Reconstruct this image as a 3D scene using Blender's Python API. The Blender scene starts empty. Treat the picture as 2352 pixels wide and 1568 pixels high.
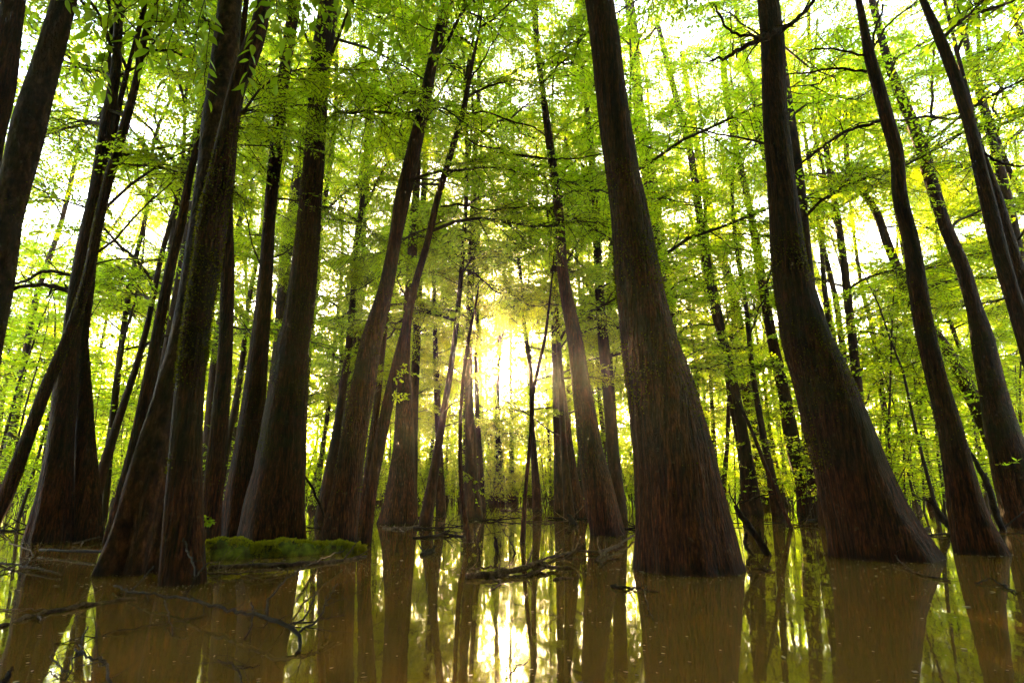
import bpy, math, random
import numpy as np
from mathutils import Vector, Matrix, Euler, noise as mnoise

R = math.radians
random.seed(11)
SC = bpy.context.scene
COL = SC.collection

# ------------------------------------------------------------------ camera
CAM_H = 0.85
PITCH = R(14.6)
FPX = 20.0 / 36.0 * 2352.0          # focal length in units of a 2352 px wide frame
cam_d = bpy.data.cameras.new('camera')
cam_d.lens = 20.0
cam_d.sensor_width = 36.0
cam_d.clip_start = 0.05
cam_d.clip_end = 2000.0
cam = bpy.data.objects.new('camera', cam_d)
COL.objects.link(cam)
cam.location = (0, 0, CAM_H)
cam.rotation_euler = (R(90) + PITCH, 0, 0)
SC.camera = cam

# ------------------------------------------------------------------ world, sun, exposure
SUN_EL, SUN_AZ = R(11.3), R(-0.4)
world = bpy.data.worlds.new('World')
SC.world = world
world.use_nodes = True
wn = world.node_tree
wn.nodes.clear()
w_out = wn.nodes.new('ShaderNodeOutputWorld')
w_bg = wn.nodes.new('ShaderNodeBackground')
w_sky = wn.nodes.new('ShaderNodeTexSky')
w_sky.sky_type = 'NISHITA'
w_sky.sun_disc = False
w_sky.sun_elevation = SUN_EL
w_sky.sun_rotation = SUN_AZ
w_sky.altitude = 0
w_sky.air_density = 1.0
w_sky.dust_density = 1.5
w_sky.ozone_density = 1.0
w_bg.inputs['Strength'].default_value = 0.15
w_tint = wn.nodes.new('ShaderNodeMix')
w_tint.data_type = 'RGBA'; w_tint.blend_type = 'MULTIPLY'
w_tint.inputs[0].default_value = 1.0
w_tint.inputs[7].default_value = (1.0, 0.89, 0.80, 1)      # thin warm evening overcast
wn.links.new(w_sky.outputs[0], w_tint.inputs[6])
wn.links.new(w_tint.outputs[2], w_bg.inputs[0])
wn.links.new(w_bg.outputs[0], w_out.inputs[0])

sun_d = bpy.data.lights.new('sun', 'SUN')
sun_d.energy = 5.0
sun_d.angle = R(0.55)
sun_d.color = (1.0, 0.66, 0.28)
sun = bpy.data.objects.new('sun', sun_d)
COL.objects.link(sun)
sun.rotation_euler = (-(R(90) - SUN_EL), 0, -SUN_AZ)

SC.view_settings.view_transform = 'Standard'
SC.view_settings.look = 'None'
SC.view_settings.exposure = 4.6
SC.view_settings.gamma = 1.0
SC.view_settings.use_curve_mapping = False

SC.render.engine = 'CYCLES'
cy = SC.cycles
cy.use_denoising = True
cy.max_bounces = 7
cy.adaptive_threshold = 0.02
cy.diffuse_bounces = 5
cy.glossy_bounces = 2
cy.transmission_bounces = 4
cy.volume_bounces = 0
cy.transparent_max_bounces = 4
cy.sample_clamp_indirect = 6.0
cy.caustics_reflective = False
cy.caustics_refractive = False

# ------------------------------------------------------------------ pixel helpers (2352 x 1568 frame)
CP, SP = math.cos(PITCH), math.sin(PITCH)
def ray(px, py):
    xc, yc = (px - 1176.0) / FPX, (784.0 - py) / FPX
    return Vector((xc, CP - yc * SP, SP + yc * CP))
def on_z(px, py, z=0.0):
    d = ray(px, py)
    return Vector((0, 0, CAM_H)) + d * ((z - CAM_H) / d.z)
def on_y(px, py, Y, k=0.0):
    d = ray(px, py)
    return Vector((0, 0, CAM_H)) + d * ((Y + k * CAM_H) / (d.y - k * d.z))
def project(p):
    v = Vector(p) - Vector((0, 0, CAM_H))
    f = v.y * CP + v.z * SP
    if f < 0.1:
        return None
    u = -v.y * SP + v.z * CP
    return (1176 + FPX * v.x / f, 784 - FPX * u / f, f)

# ------------------------------------------------------------------ materials
def new_mat(name):
    m = bpy.data.materials.new(name)
    m.use_nodes = True
    nt = m.node_tree
    nt.nodes.clear()
    out = nt.nodes.new('ShaderNodeOutputMaterial')
    return m, nt, out
def node(nt, typ, **kw):
    n = nt.nodes.new(typ)
    for k, v in kw.items():
        if k in n.inputs:
            n.inputs[k].default_value = v
        else:
            setattr(n, k, v)
    return n
def ramp(nt, stops, src):
    n = nt.nodes.new('ShaderNodeValToRGB')
    e = n.color_ramp.elements
    e[0].position, e[0].color = stops[0][0], (*stops[0][1], 1)
    e[1].position, e[1].color = stops[-1][0], (*stops[-1][1], 1)
    for p, c in stops[1:-1]:
        q = e.new(p)
        q.color = (*c, 1)
    nt.links.new(src, n.inputs[0])
    return n.outputs[0]
def mixrgb(nt, fac, a, b, mode='MIX'):
    n = nt.nodes.new('ShaderNodeMix')
    n.data_type = 'RGBA'
    n.blend_type = mode
    for sock, v in ((n.inputs[0], fac), (n.inputs[6], a), (n.inputs[7], b)):
        if isinstance(v, bpy.types.NodeSocket):
            nt.links.new(v, sock)
        elif isinstance(v, (int, float)):
            sock.default_value = v
        else:
            sock.default_value = (*v, 1)
    return n.outputs[2]
def mathn(nt, op, a, b=None):
    n = nt.nodes.new('ShaderNodeMath')
    n.operation = op
    for i, v in enumerate((a, b)):
        if v is None:
            continue
        if isinstance(v, bpy.types.NodeSocket):
            nt.links.new(v, n.inputs[i])
        else:
            n.inputs[i].default_value = v
    return n.outputs[0]

def bark_material(name, dark, mid, light, moss=0.5, lichen=0.28, stretch=0.15, scale=42.0, bump=0.9):
    m, nt, out = new_mat(name)
    tc = nt.nodes.new('ShaderNodeTexCoord')
    oi = nt.nodes.new('ShaderNodeObjectInfo')
    off = nt.nodes.new('ShaderNodeVectorMath'); off.operation = 'ADD'
    sc = nt.nodes.new('ShaderNodeVectorMath'); sc.operation = 'SCALE'
    cmb = nt.nodes.new('ShaderNodeCombineXYZ')
    nt.links.new(oi.outputs['Random'], cmb.inputs[0]); nt.links.new(oi.outputs['Random'], cmb.inputs[2])
    nt.links.new(cmb.outputs[0], sc.inputs[0]); sc.inputs['Scale'].default_value = 37.0
    nt.links.new(tc.outputs['Object'], off.inputs[0]); nt.links.new(sc.outputs[0], off.inputs[1])
    mp = nt.nodes.new('ShaderNodeMapping'); mp.inputs['Scale'].default_value = (1, 1, stretch)
    nt.links.new(off.outputs[0], mp.inputs[0])
    n1 = node(nt, 'ShaderNodeTexNoise', Scale=scale, Detail=8.0, Roughness=0.65)
    nt.links.new(mp.outputs[0], n1.inputs['Vector'])
    n2 = node(nt, 'ShaderNodeTexNoise', Scale=2.2, Detail=5.0, Roughness=0.6)
    nt.links.new(off.outputs[0], n2.inputs['Vector'])
    n3 = node(nt, 'ShaderNodeTexNoise', Scale=9.0, Detail=6.0, Roughness=0.7)
    nt.links.new(off.outputs[0], n3.inputs['Vector'])
    vor = node(nt, 'ShaderNodeTexVoronoi', Scale=scale * 0.8)
    vor.feature = 'DISTANCE_TO_EDGE'
    nt.links.new(mp.outputs[0], vor.inputs['Vector'])
    mp4 = nt.nodes.new('ShaderNodeMapping'); mp4.inputs['Scale'].default_value = (1, 1, stretch * .55)
    nt.links.new(off.outputs[0], mp4.inputs[0])
    n4 = node(nt, 'ShaderNodeTexNoise', Scale=scale * .38, Detail=4.0, Roughness=0.55, Distortion=0.6)
    nt.links.new(mp4.outputs[0], n4.inputs['Vector'])
    fur = ramp(nt, [(0.36, (0.30, 0.30, 0.30)), (0.52, (1.0, 1.0, 1.0)), (0.7, (1.35, 1.32, 1.28))], n4.outputs[0])
    base = ramp(nt, [(0.34, dark), (0.5, mid), (0.68, light)], n1.outputs[0])
    base = mixrgb(nt, 1.0, base, fur, 'MULTIPLY')
    lic = ramp(nt, [(0.60, (0, 0, 0)), (0.70, (1, 1, 1))], n3.outputs[0])
    licm = mathn(nt, 'MULTIPLY', lic, lichen)
    base = mixrgb(nt, licm, base, (0.13, 0.12, 0.085))
    # moss grows in a band above the flood line
    sep = nt.nodes.new('ShaderNodeSeparateXYZ')
    nt.links.new(tc.outputs['Object'], sep.inputs[0])
    mr = node(nt, 'ShaderNodeMapRange')
    nt.links.new(sep.outputs[2], mr.inputs['Value'])
    mr.inputs['From Min'].default_value, mr.inputs['From Max'].default_value = 0.7, 1.9
    mr2 = node(nt, 'ShaderNodeMapRange')
    nt.links.new(sep.outputs[2], mr2.inputs['Value'])
    mr2.inputs['From Min'].default_value, mr2.inputs['From Max'].default_value = 6.0, 3.2
    band = mathn(nt, 'MULTIPLY', mr.outputs[0], mr2.outputs[0])
    mn = ramp(nt, [(0.44, (0, 0, 0)), (0.58, (1, 1, 1))], n2.outputs[0])
    mm = mathn(nt, 'MULTIPLY', mathn(nt, 'MULTIPLY', band, mn), moss)
    mosscol = mixrgb(nt, n3.outputs[0], (0.0072, 0.0077, 0.0018), (0.0225, 0.0234, 0.0040))
    base = mixrgb(nt, mm, base, mosscol)
    # reddish stain below the old flood line
    fl = node(nt, 'ShaderNodeMapRange')
    nt.links.new(mathn(nt, 'ADD', sep.outputs[2], mathn(nt, 'MULTIPLY', n2.outputs[0], 0.5)), fl.inputs['Value'])
    fl.inputs['From Min'].default_value, fl.inputs['From Max'].default_value = 1.55, 1.25
    fl.inputs['To Min'].default_value, fl.inputs['To Max'].default_value = 0.0, 0.75
    base = mixrgb(nt, fl.outputs[0], base, mixrgb(nt, 1.0, base, (1.45, 1.12, 0.85), 'MULTIPLY'))
    # wet dark band at the waterline
    wet = node(nt, 'ShaderNodeMapRange')
    nt.links.new(sep.outputs[2], wet.inputs['Value'])
    wet.inputs['From Min'].default_value, wet.inputs['From Max'].default_value = 0.03, 0.16
    wet.inputs['To Min'].default_value, wet.inputs['To Max'].default_value = 0.45, 1.0
    base = mixrgb(nt, 1.0, base, wet.outputs[0], 'MULTIPLY')
    hsum = mathn(nt, 'ADD', mathn(nt, 'MULTIPLY', n1.outputs[0], 1.0), mathn(nt, 'MULTIPLY', vor.outputs[0], 0.8))
    hsum = mathn(nt, 'ADD', hsum, mathn(nt, 'MULTIPLY', n3.outputs[0], 0.5))
    hsum = mathn(nt, 'ADD', hsum, mathn(nt, 'MULTIPLY', n4.outputs[0], 1.6))
    bp = node(nt, 'ShaderNodeBump', Strength=bump, Distance=0.05)
    nt.links.new(hsum, bp.inputs['Height'])
    bs = node(nt, 'ShaderNodeBsdfPrincipled', Roughness=0.85)
    bs.inputs['Specular IOR Level'].default_value = 0.2
    nt.links.new(base, bs.inputs['Base Color'])
    nt.links.new(bp.outputs[0], bs.inputs['Normal'])
    nt.links.new(bs.outputs[0], out.inputs[0])
    return m

def leaf_material(name, d1, d2, t1, t2, trans=0.68, gloss=0.06, veins=False):
    gloss *= .35
    m, nt, out = new_mat(name)
    geo = nt.nodes.new('ShaderNodeNewGeometry')
    oi = nt.nodes.new('ShaderNodeObjectInfo')
    f = mathn(nt, 'ADD', mathn(nt, 'MULTIPLY', geo.outputs['Random Per Island'], 0.7), mathn(nt, 'MULTIPLY', oi.outputs['Random'], 0.3))
    dc, tcn = mixrgb(nt, f, d1, d2), mixrgb(nt, f, t1, t2)
    di = nt.nodes.new('ShaderNodeBsdfDiffuse'); tr = nt.nodes.new('ShaderNodeBsdfTranslucent')
    nt.links.new(dc, di.inputs[0]); nt.links.new(tcn, tr.inputs[0])
    mx = node(nt, 'ShaderNodeMixShader'); mx.inputs[0].default_value = trans
    nt.links.new(di.outputs[0], mx.inputs[1]); nt.links.new(tr.outputs[0], mx.inputs[2])
    gl = node(nt, 'ShaderNodeBsdfGlossy', Roughness=0.38)
    gl.inputs['Color'].default_value = (1, 1, 1, 1)
    mx2 = node(nt, 'ShaderNodeMixShader'); mx2.inputs[0].default_value = gloss
    nt.links.new(mx.outputs[0], mx2.inputs[1]); nt.links.new(gl.outputs[0], mx2.inputs[2])
    nt.links.new(mx2.outputs[0], out.inputs[0])
    return m

M = {}
M['bark'] = bark_material('ridged_brown_bark', (0.0075, 0.0023, 0.0008), (0.0329, 0.0103, 0.0037), (0.1049, 0.0337, 0.0115))
M['bark_mossy'] = bark_material('mossy_brown_bark', (0.0078, 0.0024, 0.0008), (0.0312, 0.0100, 0.0035), (0.0968, 0.0313, 0.0114), moss=0.7)
M['bark_plain'] = bark_material('smooth_grey_brown_bark', (0.0091, 0.0041, 0.0019), (0.0293, 0.0125, 0.0059), (0.0847, 0.0392, 0.0196), moss=0.35, lichen=0.4, stretch=0.5, scale=14)
M['bark_far'] = bark_material('slender_brown_bark', (0.0094, 0.0037, 0.0015), (0.0273, 0.0107, 0.0043), (0.0628, 0.0264, 0.0107), moss=0.4, lichen=0.3, stretch=0.3, scale=12, bump=0.5)
M['wet_wood'] = bark_material('dark_wet_wood', (0.003, 0.002, 0.0012), (0.009, 0.006, 0.0035), (0.026, 0.017, 0.010), moss=0.0, lichen=0.05, stretch=1.0, scale=30, bump=0.4)
M['dead'] = bark_material('dead_grey_wood', (0.030, 0.022, 0.015), (0.090, 0.068, 0.048), (0.19, 0.155, 0.12), moss=0.0, lichen=0.1, stretch=1.0, scale=30, bump=0.4)

m, nt, out = new_mat('twig_wood')
bs = node(nt, 'ShaderNodeBsdfPrincipled', Roughness=0.85)
bs.inputs['Base Color'].default_value = (0.040, 0.027, 0.016, 1)
bs.inputs['Specular IOR Level'].default_value = 0.15
nt.links.new(bs.outputs[0], out.inputs[0])
M['twig'] = m

M['leaf'] = leaf_material('broad_leaf', (0.040, 0.080, 0.005), (0.075, 0.11, 0.006), (0.38, 0.63, 0.006), (0.70, 0.81, 0.010))
M['needle'] = leaf_material('feathery_leaf', (0.040, 0.075, 0.005), (0.070, 0.11, 0.006), (0.40, 0.63, 0.006), (0.72, 0.79, 0.010), gloss=0.03)
M['shrub_leaf'] = leaf_material('shrub_leaf', (0.05, 0.10, 0.006), (0.09, 0.12, 0.007), (0.42, 0.68, 0.007), (0.72, 0.82, 0.010), gloss=0.04)
M['moss'] = leaf_material('moss_tuft', (0.0050, 0.0060, 0.0015), (0.0120, 0.0130, 0.0025), (0.13, 0.15, 0.005), (0.32, 0.28, 0.008), trans=0.42, gloss=0.0)

def water_material():
    m, nt, out = new_mat('muddy_still_water')
    tc = nt.nodes.new('ShaderNodeTexCoord')
    n1 = node(nt, 'ShaderNodeTexNoise', Scale=0.35, Detail=4.0)
    nt.links.new(tc.outputs['Object'], n1.inputs['Vector'])
    col = ramp(nt, [(0.3, (0.152, 0.072, 0.016)), (0.7, (0.196, 0.097, 0.024))], n1.outputs[0])
    n2 = node(nt, 'ShaderNodeTexNoise', Scale=3.0, Detail=3.0, Roughness=0.5)
    mp = nt.nodes.new('ShaderNodeMapping'); mp.inputs['Scale'].default_value = (1.0, 0.55, 1.0)
    nt.links.new(tc.outputs['Object'], mp.inputs[0]); nt.links.new(mp.outputs[0], n2.inputs['Vector'])
    bp = node(nt, 'ShaderNodeBump', Strength=0.06, Distance=0.02)
    nt.links.new(n2.outputs[0], bp.inputs['Height'])
    bs = node(nt, 'ShaderNodeBsdfPrincipled', Roughness=0.03, IOR=1.5)
    nt.links.new(col, bs.inputs['Base Color'])
    nt.links.new(bp.outputs[0], bs.inputs['Normal'])
    nt.links.new(bs.outputs[0], out.inputs[0])
    return m
M['water'] = water_material()

m, nt, out = new_mat('floating_litter')
geo = nt.nodes.new('ShaderNodeNewGeometry')
c = ramp(nt, [(0.0, (0.10, 0.065, 0.03)), (0.55, (0.20, 0.15, 0.07)), (0.8, (0.13, 0.14, 0.04)), (1.0, (0.24, 0.19, 0.11))], geo.outputs['Random Per Island'])
bs = node(nt, 'ShaderNodeBsdfPrincipled', Roughness=0.5)
nt.links.new(c, bs.inputs['Base Color']); nt.links.new(bs.outputs[0], out.inputs[0])
M['litter'] = m

# ------------------------------------------------------------------ mesh building
class MB:
    def __init__(self):
        self.v, self.f, self.mi, self.n = [], [], [], 0
    def add(self, verts, faces, mat=0):
        o = self.n
        self.v.extend(tuple(p) for p in verts)
        self.f.extend(tuple(i + o for i in fc) for fc in faces)
        self.mi.extend([mat] * len(faces))
        self.n += len(verts)
    def mesh(self, name, mats, smooth=True):
        me = bpy.data.meshes.new(name)
        me.from_pydata(self.v, [], self.f)
        for mt in mats:
            me.materials.append(mt)
        if len(mats) > 1:
            me.polygons.foreach_set('material_index', self.mi)
        if smooth:
            me.polygons.foreach_set('use_smooth', [True] * len(self.f))
        me.update()
        return me

def frames(pts):
    T = []
    n = len(pts)
    for i in range(n):
        t = pts[min(i + 1, n - 1)] - pts[max(i - 1, 0)]
        T.append(t.normalized() if t.length > 1e-9 else Vector((0, 0, 1)))
    a = Vector((1, 0, 0)) if abs(T[0].x) < 0.8 else Vector((0, 1, 0))
    u = (a - T[0] * a.dot(T[0])).normalized()
    res = []
    for t in T:
        u = u - t * u.dot(t)
        u = u.normalized() if u.length > 1e-6 else t.orthogonal().normalized()
        res.append((t, u, t.cross(u)))
    return res

def tube(mb, pts, rad, seg=6, mat=0, shape=None, cap=True):
    """round sweep; shape(i, theta) multiplies the radius"""
    fr = frames(pts)
    V, F = [], []
    for i, p in enumerate(pts):
        t, u, w = fr[i]
        for k in range(seg):
            a = 2 * math.pi * k / seg
            r = rad[i] * (shape(i, a) if shape else 1.0)
            V.append(p + (u * math.cos(a) + w * math.sin(a)) * r)
    for i in range(len(pts) - 1):
        for k in range(seg):
            k2 = (k + 1) % seg
            F.append((i * seg + k, i * seg + k2, (i + 1) * seg + k2, (i + 1) * seg + k))
    if cap:
        F.append(tuple(range(seg - 1, -1, -1)))
        F.append(tuple((len(pts) - 1) * seg + k for k in range(seg)))
    mb.add(V, F, mat)

def smooth_path(P, Rr, n):
    """Catmull-Rom through points and radii, n samples"""
    m = len(P)
    if m == 2:
        return [P[0].lerp(P[1], i / (n - 1)) for i in range(n)], [Rr[0] + (Rr[1] - Rr[0]) * i / (n - 1) for i in range(n)]
    L = [0.0]
    for i in range(1, m):
        L.append(L[-1] + (P[i] - P[i - 1]).length)
    out, ro = [], []
    j = 0
    for i in range(n):
        s = L[-1] * i / (n - 1)
        while j < m - 2 and s > L[j + 1]:
            j += 1
        d = max(L[j + 1] - L[j], 1e-9)
        t = min(max((s - L[j]) / d, 0), 1)
        p0, p1, p2, p3 = P[max(j - 1, 0)], P[j], P[j + 1], P[min(j + 2, m - 1)]
        m1 = (p2 - p0) * (d / max((L[j + 1] - L[max(j - 1, 0)]), 1e-9))
        m2 = (p3 - p1) * (d / max((L[min(j + 2, m - 1)] - L[j]), 1e-9))
        t2, t3 = t * t, t * t * t
        out.append(p1 * (2 * t3 - 3 * t2 + 1) + m1 * (t3 - 2 * t2 + t) + p2 * (-2 * t3 + 3 * t2) + m2 * (t3 - t2))
        ro.append(Rr[j] + (Rr[j + 1] - Rr[j]) * (t2 * (3 - 2 * t)) if False else Rr[j] + (Rr[j + 1] - Rr[j]) * t)
    return out, ro

def leaf4(mb, p, ax, nr, L, W, fold=0.25, mat=1):
    ax = ax.normalized()
    nr = (nr - ax * nr.dot(ax))
    nr = nr.normalized() if nr.length > 1e-5 else ax.orthogonal().normalized()
    s = ax.cross(nr)
    mid = p + ax * (L * 0.45) + nr * (fold * W * 0.5)
    mb.add([p, mid + s * (W * 0.5), p + ax * L, mid - s * (W * 0.5)], [(0, 1, 2), (0, 2, 3)], mat)
def leaf6(mb, p, ax, nr, L, W, fold=0.25, mat=1, droop=0.1):
    ax = ax.normalized()
    nr = (nr - ax * nr.dot(ax))
    nr = nr.normalized() if nr.length > 1e-5 else ax.orthogonal().normalized()
    s = ax.cross(nr)
    a = p + ax * (L * 0.30) + nr * (fold * W * 0.5)
    b = p + ax * (L * 0.68) + nr * (fold * W * 0.4) - nr * (droop * L * 0.3)
    t = p + ax * L - nr * (droop * L)
    mb.add([p, a + s * (W * 0.46), b + s * (W * 0.42), t, b - s * (W * 0.42), a - s * (W * 0.46)], [(0, 1, 2, 3), (0, 3, 4, 5)], mat)

# ------------------------------------------------------------------ objects
def link(o, parent=None):
    COL.objects.link(o)
    if parent is not None:
        o.parent = parent
    return o
def mesh_obj(name, me, parent=None, loc=(0, 0, 0)):
    o = bpy.data.objects.new(name, me)
    o.location = loc
    return link(o, parent)
def thing(name, label, cat, loc=(0, 0, 0), group=None):
    o = bpy.data.objects.new(name, None)
    o.empty_display_size = 0.2
    o.location = loc
    tag(o, label, cat, group)
    return link(o)
def tag(o, label=None, cat=None, group=None, kind=None):
    if label: o['label'] = label
    if cat: o['category'] = cat
    if group: o['group'] = group
    if kind: o['kind'] = kind
    return o

# ------------------------------------------------------------------ setting: water
def build_water():
    mb = MB()
    xs = [-400, -200, -100, -60, -40] + [-30 + 2 * i for i in range(31)] + [40, 60, 100, 200, 400]
    ys = [-60, -40, -20, -10] + [-6 + 2 * i for i in range(31)] + [64, 80, 110, 160, 250, 500]
    nx = len(xs)
    mb.add([(x, y, 0) for y in ys for x in xs], [(j * nx + i, j * nx + i + 1, (j + 1) * nx + i + 1, (j + 1) * nx + i) for j in range(len(ys) - 1) for i in range(nx - 1)])
    o = mesh_obj('water', mb.mesh('water', [M['water']], False))
    tag(o, 'still muddy brown water flooding the forest floor', None, None, 'structure')
build_water()

# ------------------------------------------------------------------ leafy limb variants (shared mesh data)
def rv(rng, s=1.0):
    return Vector((rng.gauss(0, s), rng.gauss(0, s), rng.gauss(0, s)))
def gen_branch(seed, L, kind):
    rng = random.Random(seed)
    mb = MB()
    n = 9
    up, droop, wob = rng.uniform(0.10, 0.45), rng.uniform(0.2, 0.55), rng.uniform(-0.25, 0.25)
    ax = [Vector((L * s, L * wob * math.sin(s * 3.0) * s, L * (up * s - droop * s * s)))
          + Vector((0, rng.gauss(0, .02 * L), rng.gauss(0, .015 * L))) * (s > 0)
          for s in [i / (n - 1) for i in range(n)]]
    ra = [0.010 * L * (1 - 0.85 * i / (n - 1)) for i in range(n)]
    tube(mb, ax, ra, 5, 0)
    def at(path, s):
        q = s * (len(path) - 1)
        i = min(int(q), len(path) - 2)
        return path[i].lerp(path[i + 1], q - i), (path[i + 1] - path[i]).normalized()
    nt_ = 22 if kind == 'broad' else 28
    UP = Vector((0, 0, 1))
    for k in range(nt_):
        s = 0.14 + 0.86 * (k + rng.random()) / nt_
        p, t = at(ax, min(s, 0.999))
        side = UP.cross(t).normalized() * (1 if k % 2 else -1)
        ang = R(rng.uniform(35, 68))
        d = (t * math.cos(ang) + side * math.sin(ang) + UP * rng.gauss(0.05, 0.28)).normalized()
        tl = L * rng.uniform(0.26, 0.46) * (1.05 - 0.65 * s)
        if k == nt_ - 1:
            d, tl = t, L * 0.22
        m = 5
        sag = rng.uniform(0.05, 0.35)
        tw = [p + d * (tl * q / (m - 1)) - UP * (sag * tl * (q / (m - 1)) ** 2) + rv(rng, .018 * tl) * (q > 0) for q in range(m)]
        tube(mb, tw, [0.0035 * L * (1 - .8 * q / (m - 1)) for q in range(m)], 3, 0, cap=False)
        subs = [(tw, 0.3)]
        ns = 6 if kind == 'broad' else 7
        for j in range(ns):
            q = 0.2 + 0.75 * (j + rng.random()) / ns
            p2, t2 = at(tw, min(q, .999))
            sd = UP.cross(t2)
            sd = sd.normalized() if sd.length > .01 else Vector((1, 0, 0))
            sd *= (1 if j % 2 else -1)
            d2 = (t2 * 0.7 + sd * 0.8 + UP * rng.gauss(-.05, .3)).normalized()
            l2 = tl * rng.uniform(0.28, 0.5)
            st = [p2, p2 + d2 * l2 * .5 + rv(rng, .02 * l2), p2 + d2 * l2 - UP * (l2 * rng.uniform(0, .35))]
            tube(mb, st, [0.0016 * L, 0.0012 * L, 0.0006 * L], 3, 0, cap=False)
            subs.append((st, 0.05))
        for path, s0 in subs:
            ln = sum((path[i + 1] - path[i]).length for i in range(len(path) - 1))
            if kind == 'broad':
                step = 0.052
                cnt = max(3, int(ln * (1 - s0) / step))
                for j in range(cnt):
                    q = s0 + (1 - s0) * (j + rng.random()) / cnt
                    p3, t3 = at(path, min(q, .999))
                    sd = UP.cross(t3)
                    sd = (sd.normalized() if sd.length > .01 else Vector((1, 0, 0))) * (1 if j % 2 else -1)
                    la = (t3 * 0.65 + sd * 0.8 + rv(rng, .3) - UP * .15).normalized()
                    ll = rng.uniform(0.07, 0.125)
                    leaf4(mb, p3 + la * 0.012, la, UP + rv(rng, .45), ll, ll * rng.uniform(.42, .55), rng.uniform(-.1, .4), 1)
            else:
                step = 0.030
                cnt = max(4, int(ln * (1 - s0) / step))
                for j in range(cnt):
                    q = s0 + (1 - s0) * (j + rng.random()) / cnt
                    p3, t3 = at(path, min(q, .999))
                    sd = UP.cross(t3)
                    sd = (sd.normalized() if sd.length > .01 else Vector((1, 0, 0))) * (1 if j % 2 else -1)
                    la = (t3 * 0.55 + sd * 0.85 + rv(rng, .18) - UP * .12).normalized()
                    ll = rng.uniform(0.06, 0.12)
                    leaf4(mb, p3, la, UP + rv(rng, .3), ll, ll * rng.uniform(.20, .30), rng.uniform(-.1, .2), 1)
    return mb.mesh('leafy_branch_' + kind, [M['twig'], M['leaf' if kind == 'broad' else 'needle']], False)
BROAD = [gen_branch(100 + i, 3.0 + 0.25 * i, 'broad') for i in range(6)]
FEATH = [gen_branch(200 + i, 2.8 + 0.25 * i, 'feather') for i in range(6)]

# bare twiggy limbs
def gen_bare(seed, L):
    rng = random.Random(seed)
    mb = MB()
    def grow(p, d, l, r, lev):
        n = 6
        pts, q, dd = [p], p, d.copy()
        for i in range(n - 1):
            dd = (dd + rv(rng, .16) + Vector((0, 0, .02))).normalized()
            q = q + dd * (l / (n - 1))
            pts.append(q)
        tube(mb, pts, [r * (1 - .75 * i / (n - 1)) for i in range(n)], 5 if lev == 0 else 3, 0, cap=lev == 0)
        if lev < 2:
            for j in range(4 if lev == 0 else 3):
                i = rng.randint(1, n - 1)
                dn = (dd + rv(rng, .65)).normalized()
                grow(pts[i], dn, l * rng.uniform(.3, .55), r * .5, lev + 1)
    grow(Vector((0, 0, 0)), Vector((1, 0, .15)), L, .011 * L, 0)
    return mb.mesh('bare_branch', [M['twig']], True)
BARE = [gen_bare(300 + i, 1.8 + .3 * i) for i in range(5)]

# ------------------------------------------------------------------ sky gaps: (x, y, rx, ry, strength) in frame units
GAPS = [(230, 450, 150, 130, .45), (820, 500, 80, 240, .35), (1168, 858, 75, 75, .85), (1640, 520, 90, 300, .35), (1940, 660, 100, 160, .8),
        (700, 560, 60, 200, .3), (600, 560, 60, 250, .3), (1230, 560, 60, 80, .25), (1165, 720, 70, 100, .35)]
SUN_DIR = Vector((math.sin(SUN_AZ) * math.cos(SUN_EL), math.cos(SUN_AZ) * math.cos(SUN_EL), math.sin(SUN_EL)))
def off_sun_line(p):
    v = Vector(p) - Vector((0, 0, CAM_H))
    w = v - SUN_DIR * v.dot(SUN_DIR)
    return w.length + (.9 if w.z < -.35 else 0)      # the opening lies above the line of sight to the sun
def gap(p):
    q = project(p)
    if q is None:
        return 0.0
    d = off_sun_line(p)            # the opening in the canopy the low sun shines through
    g = .9 if d < 1.1 else (.45 if d < 1.9 else 0.0)
    for x, y, rx, ry, s in GAPS:
        d = ((q[0] - x) / rx) ** 2 + ((q[1] - y) / ry) ** 2
        if d < 1:
            g = max(g, s)
        elif d < 2:
            g = max(g, s * (2 - d))
    return g

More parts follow.
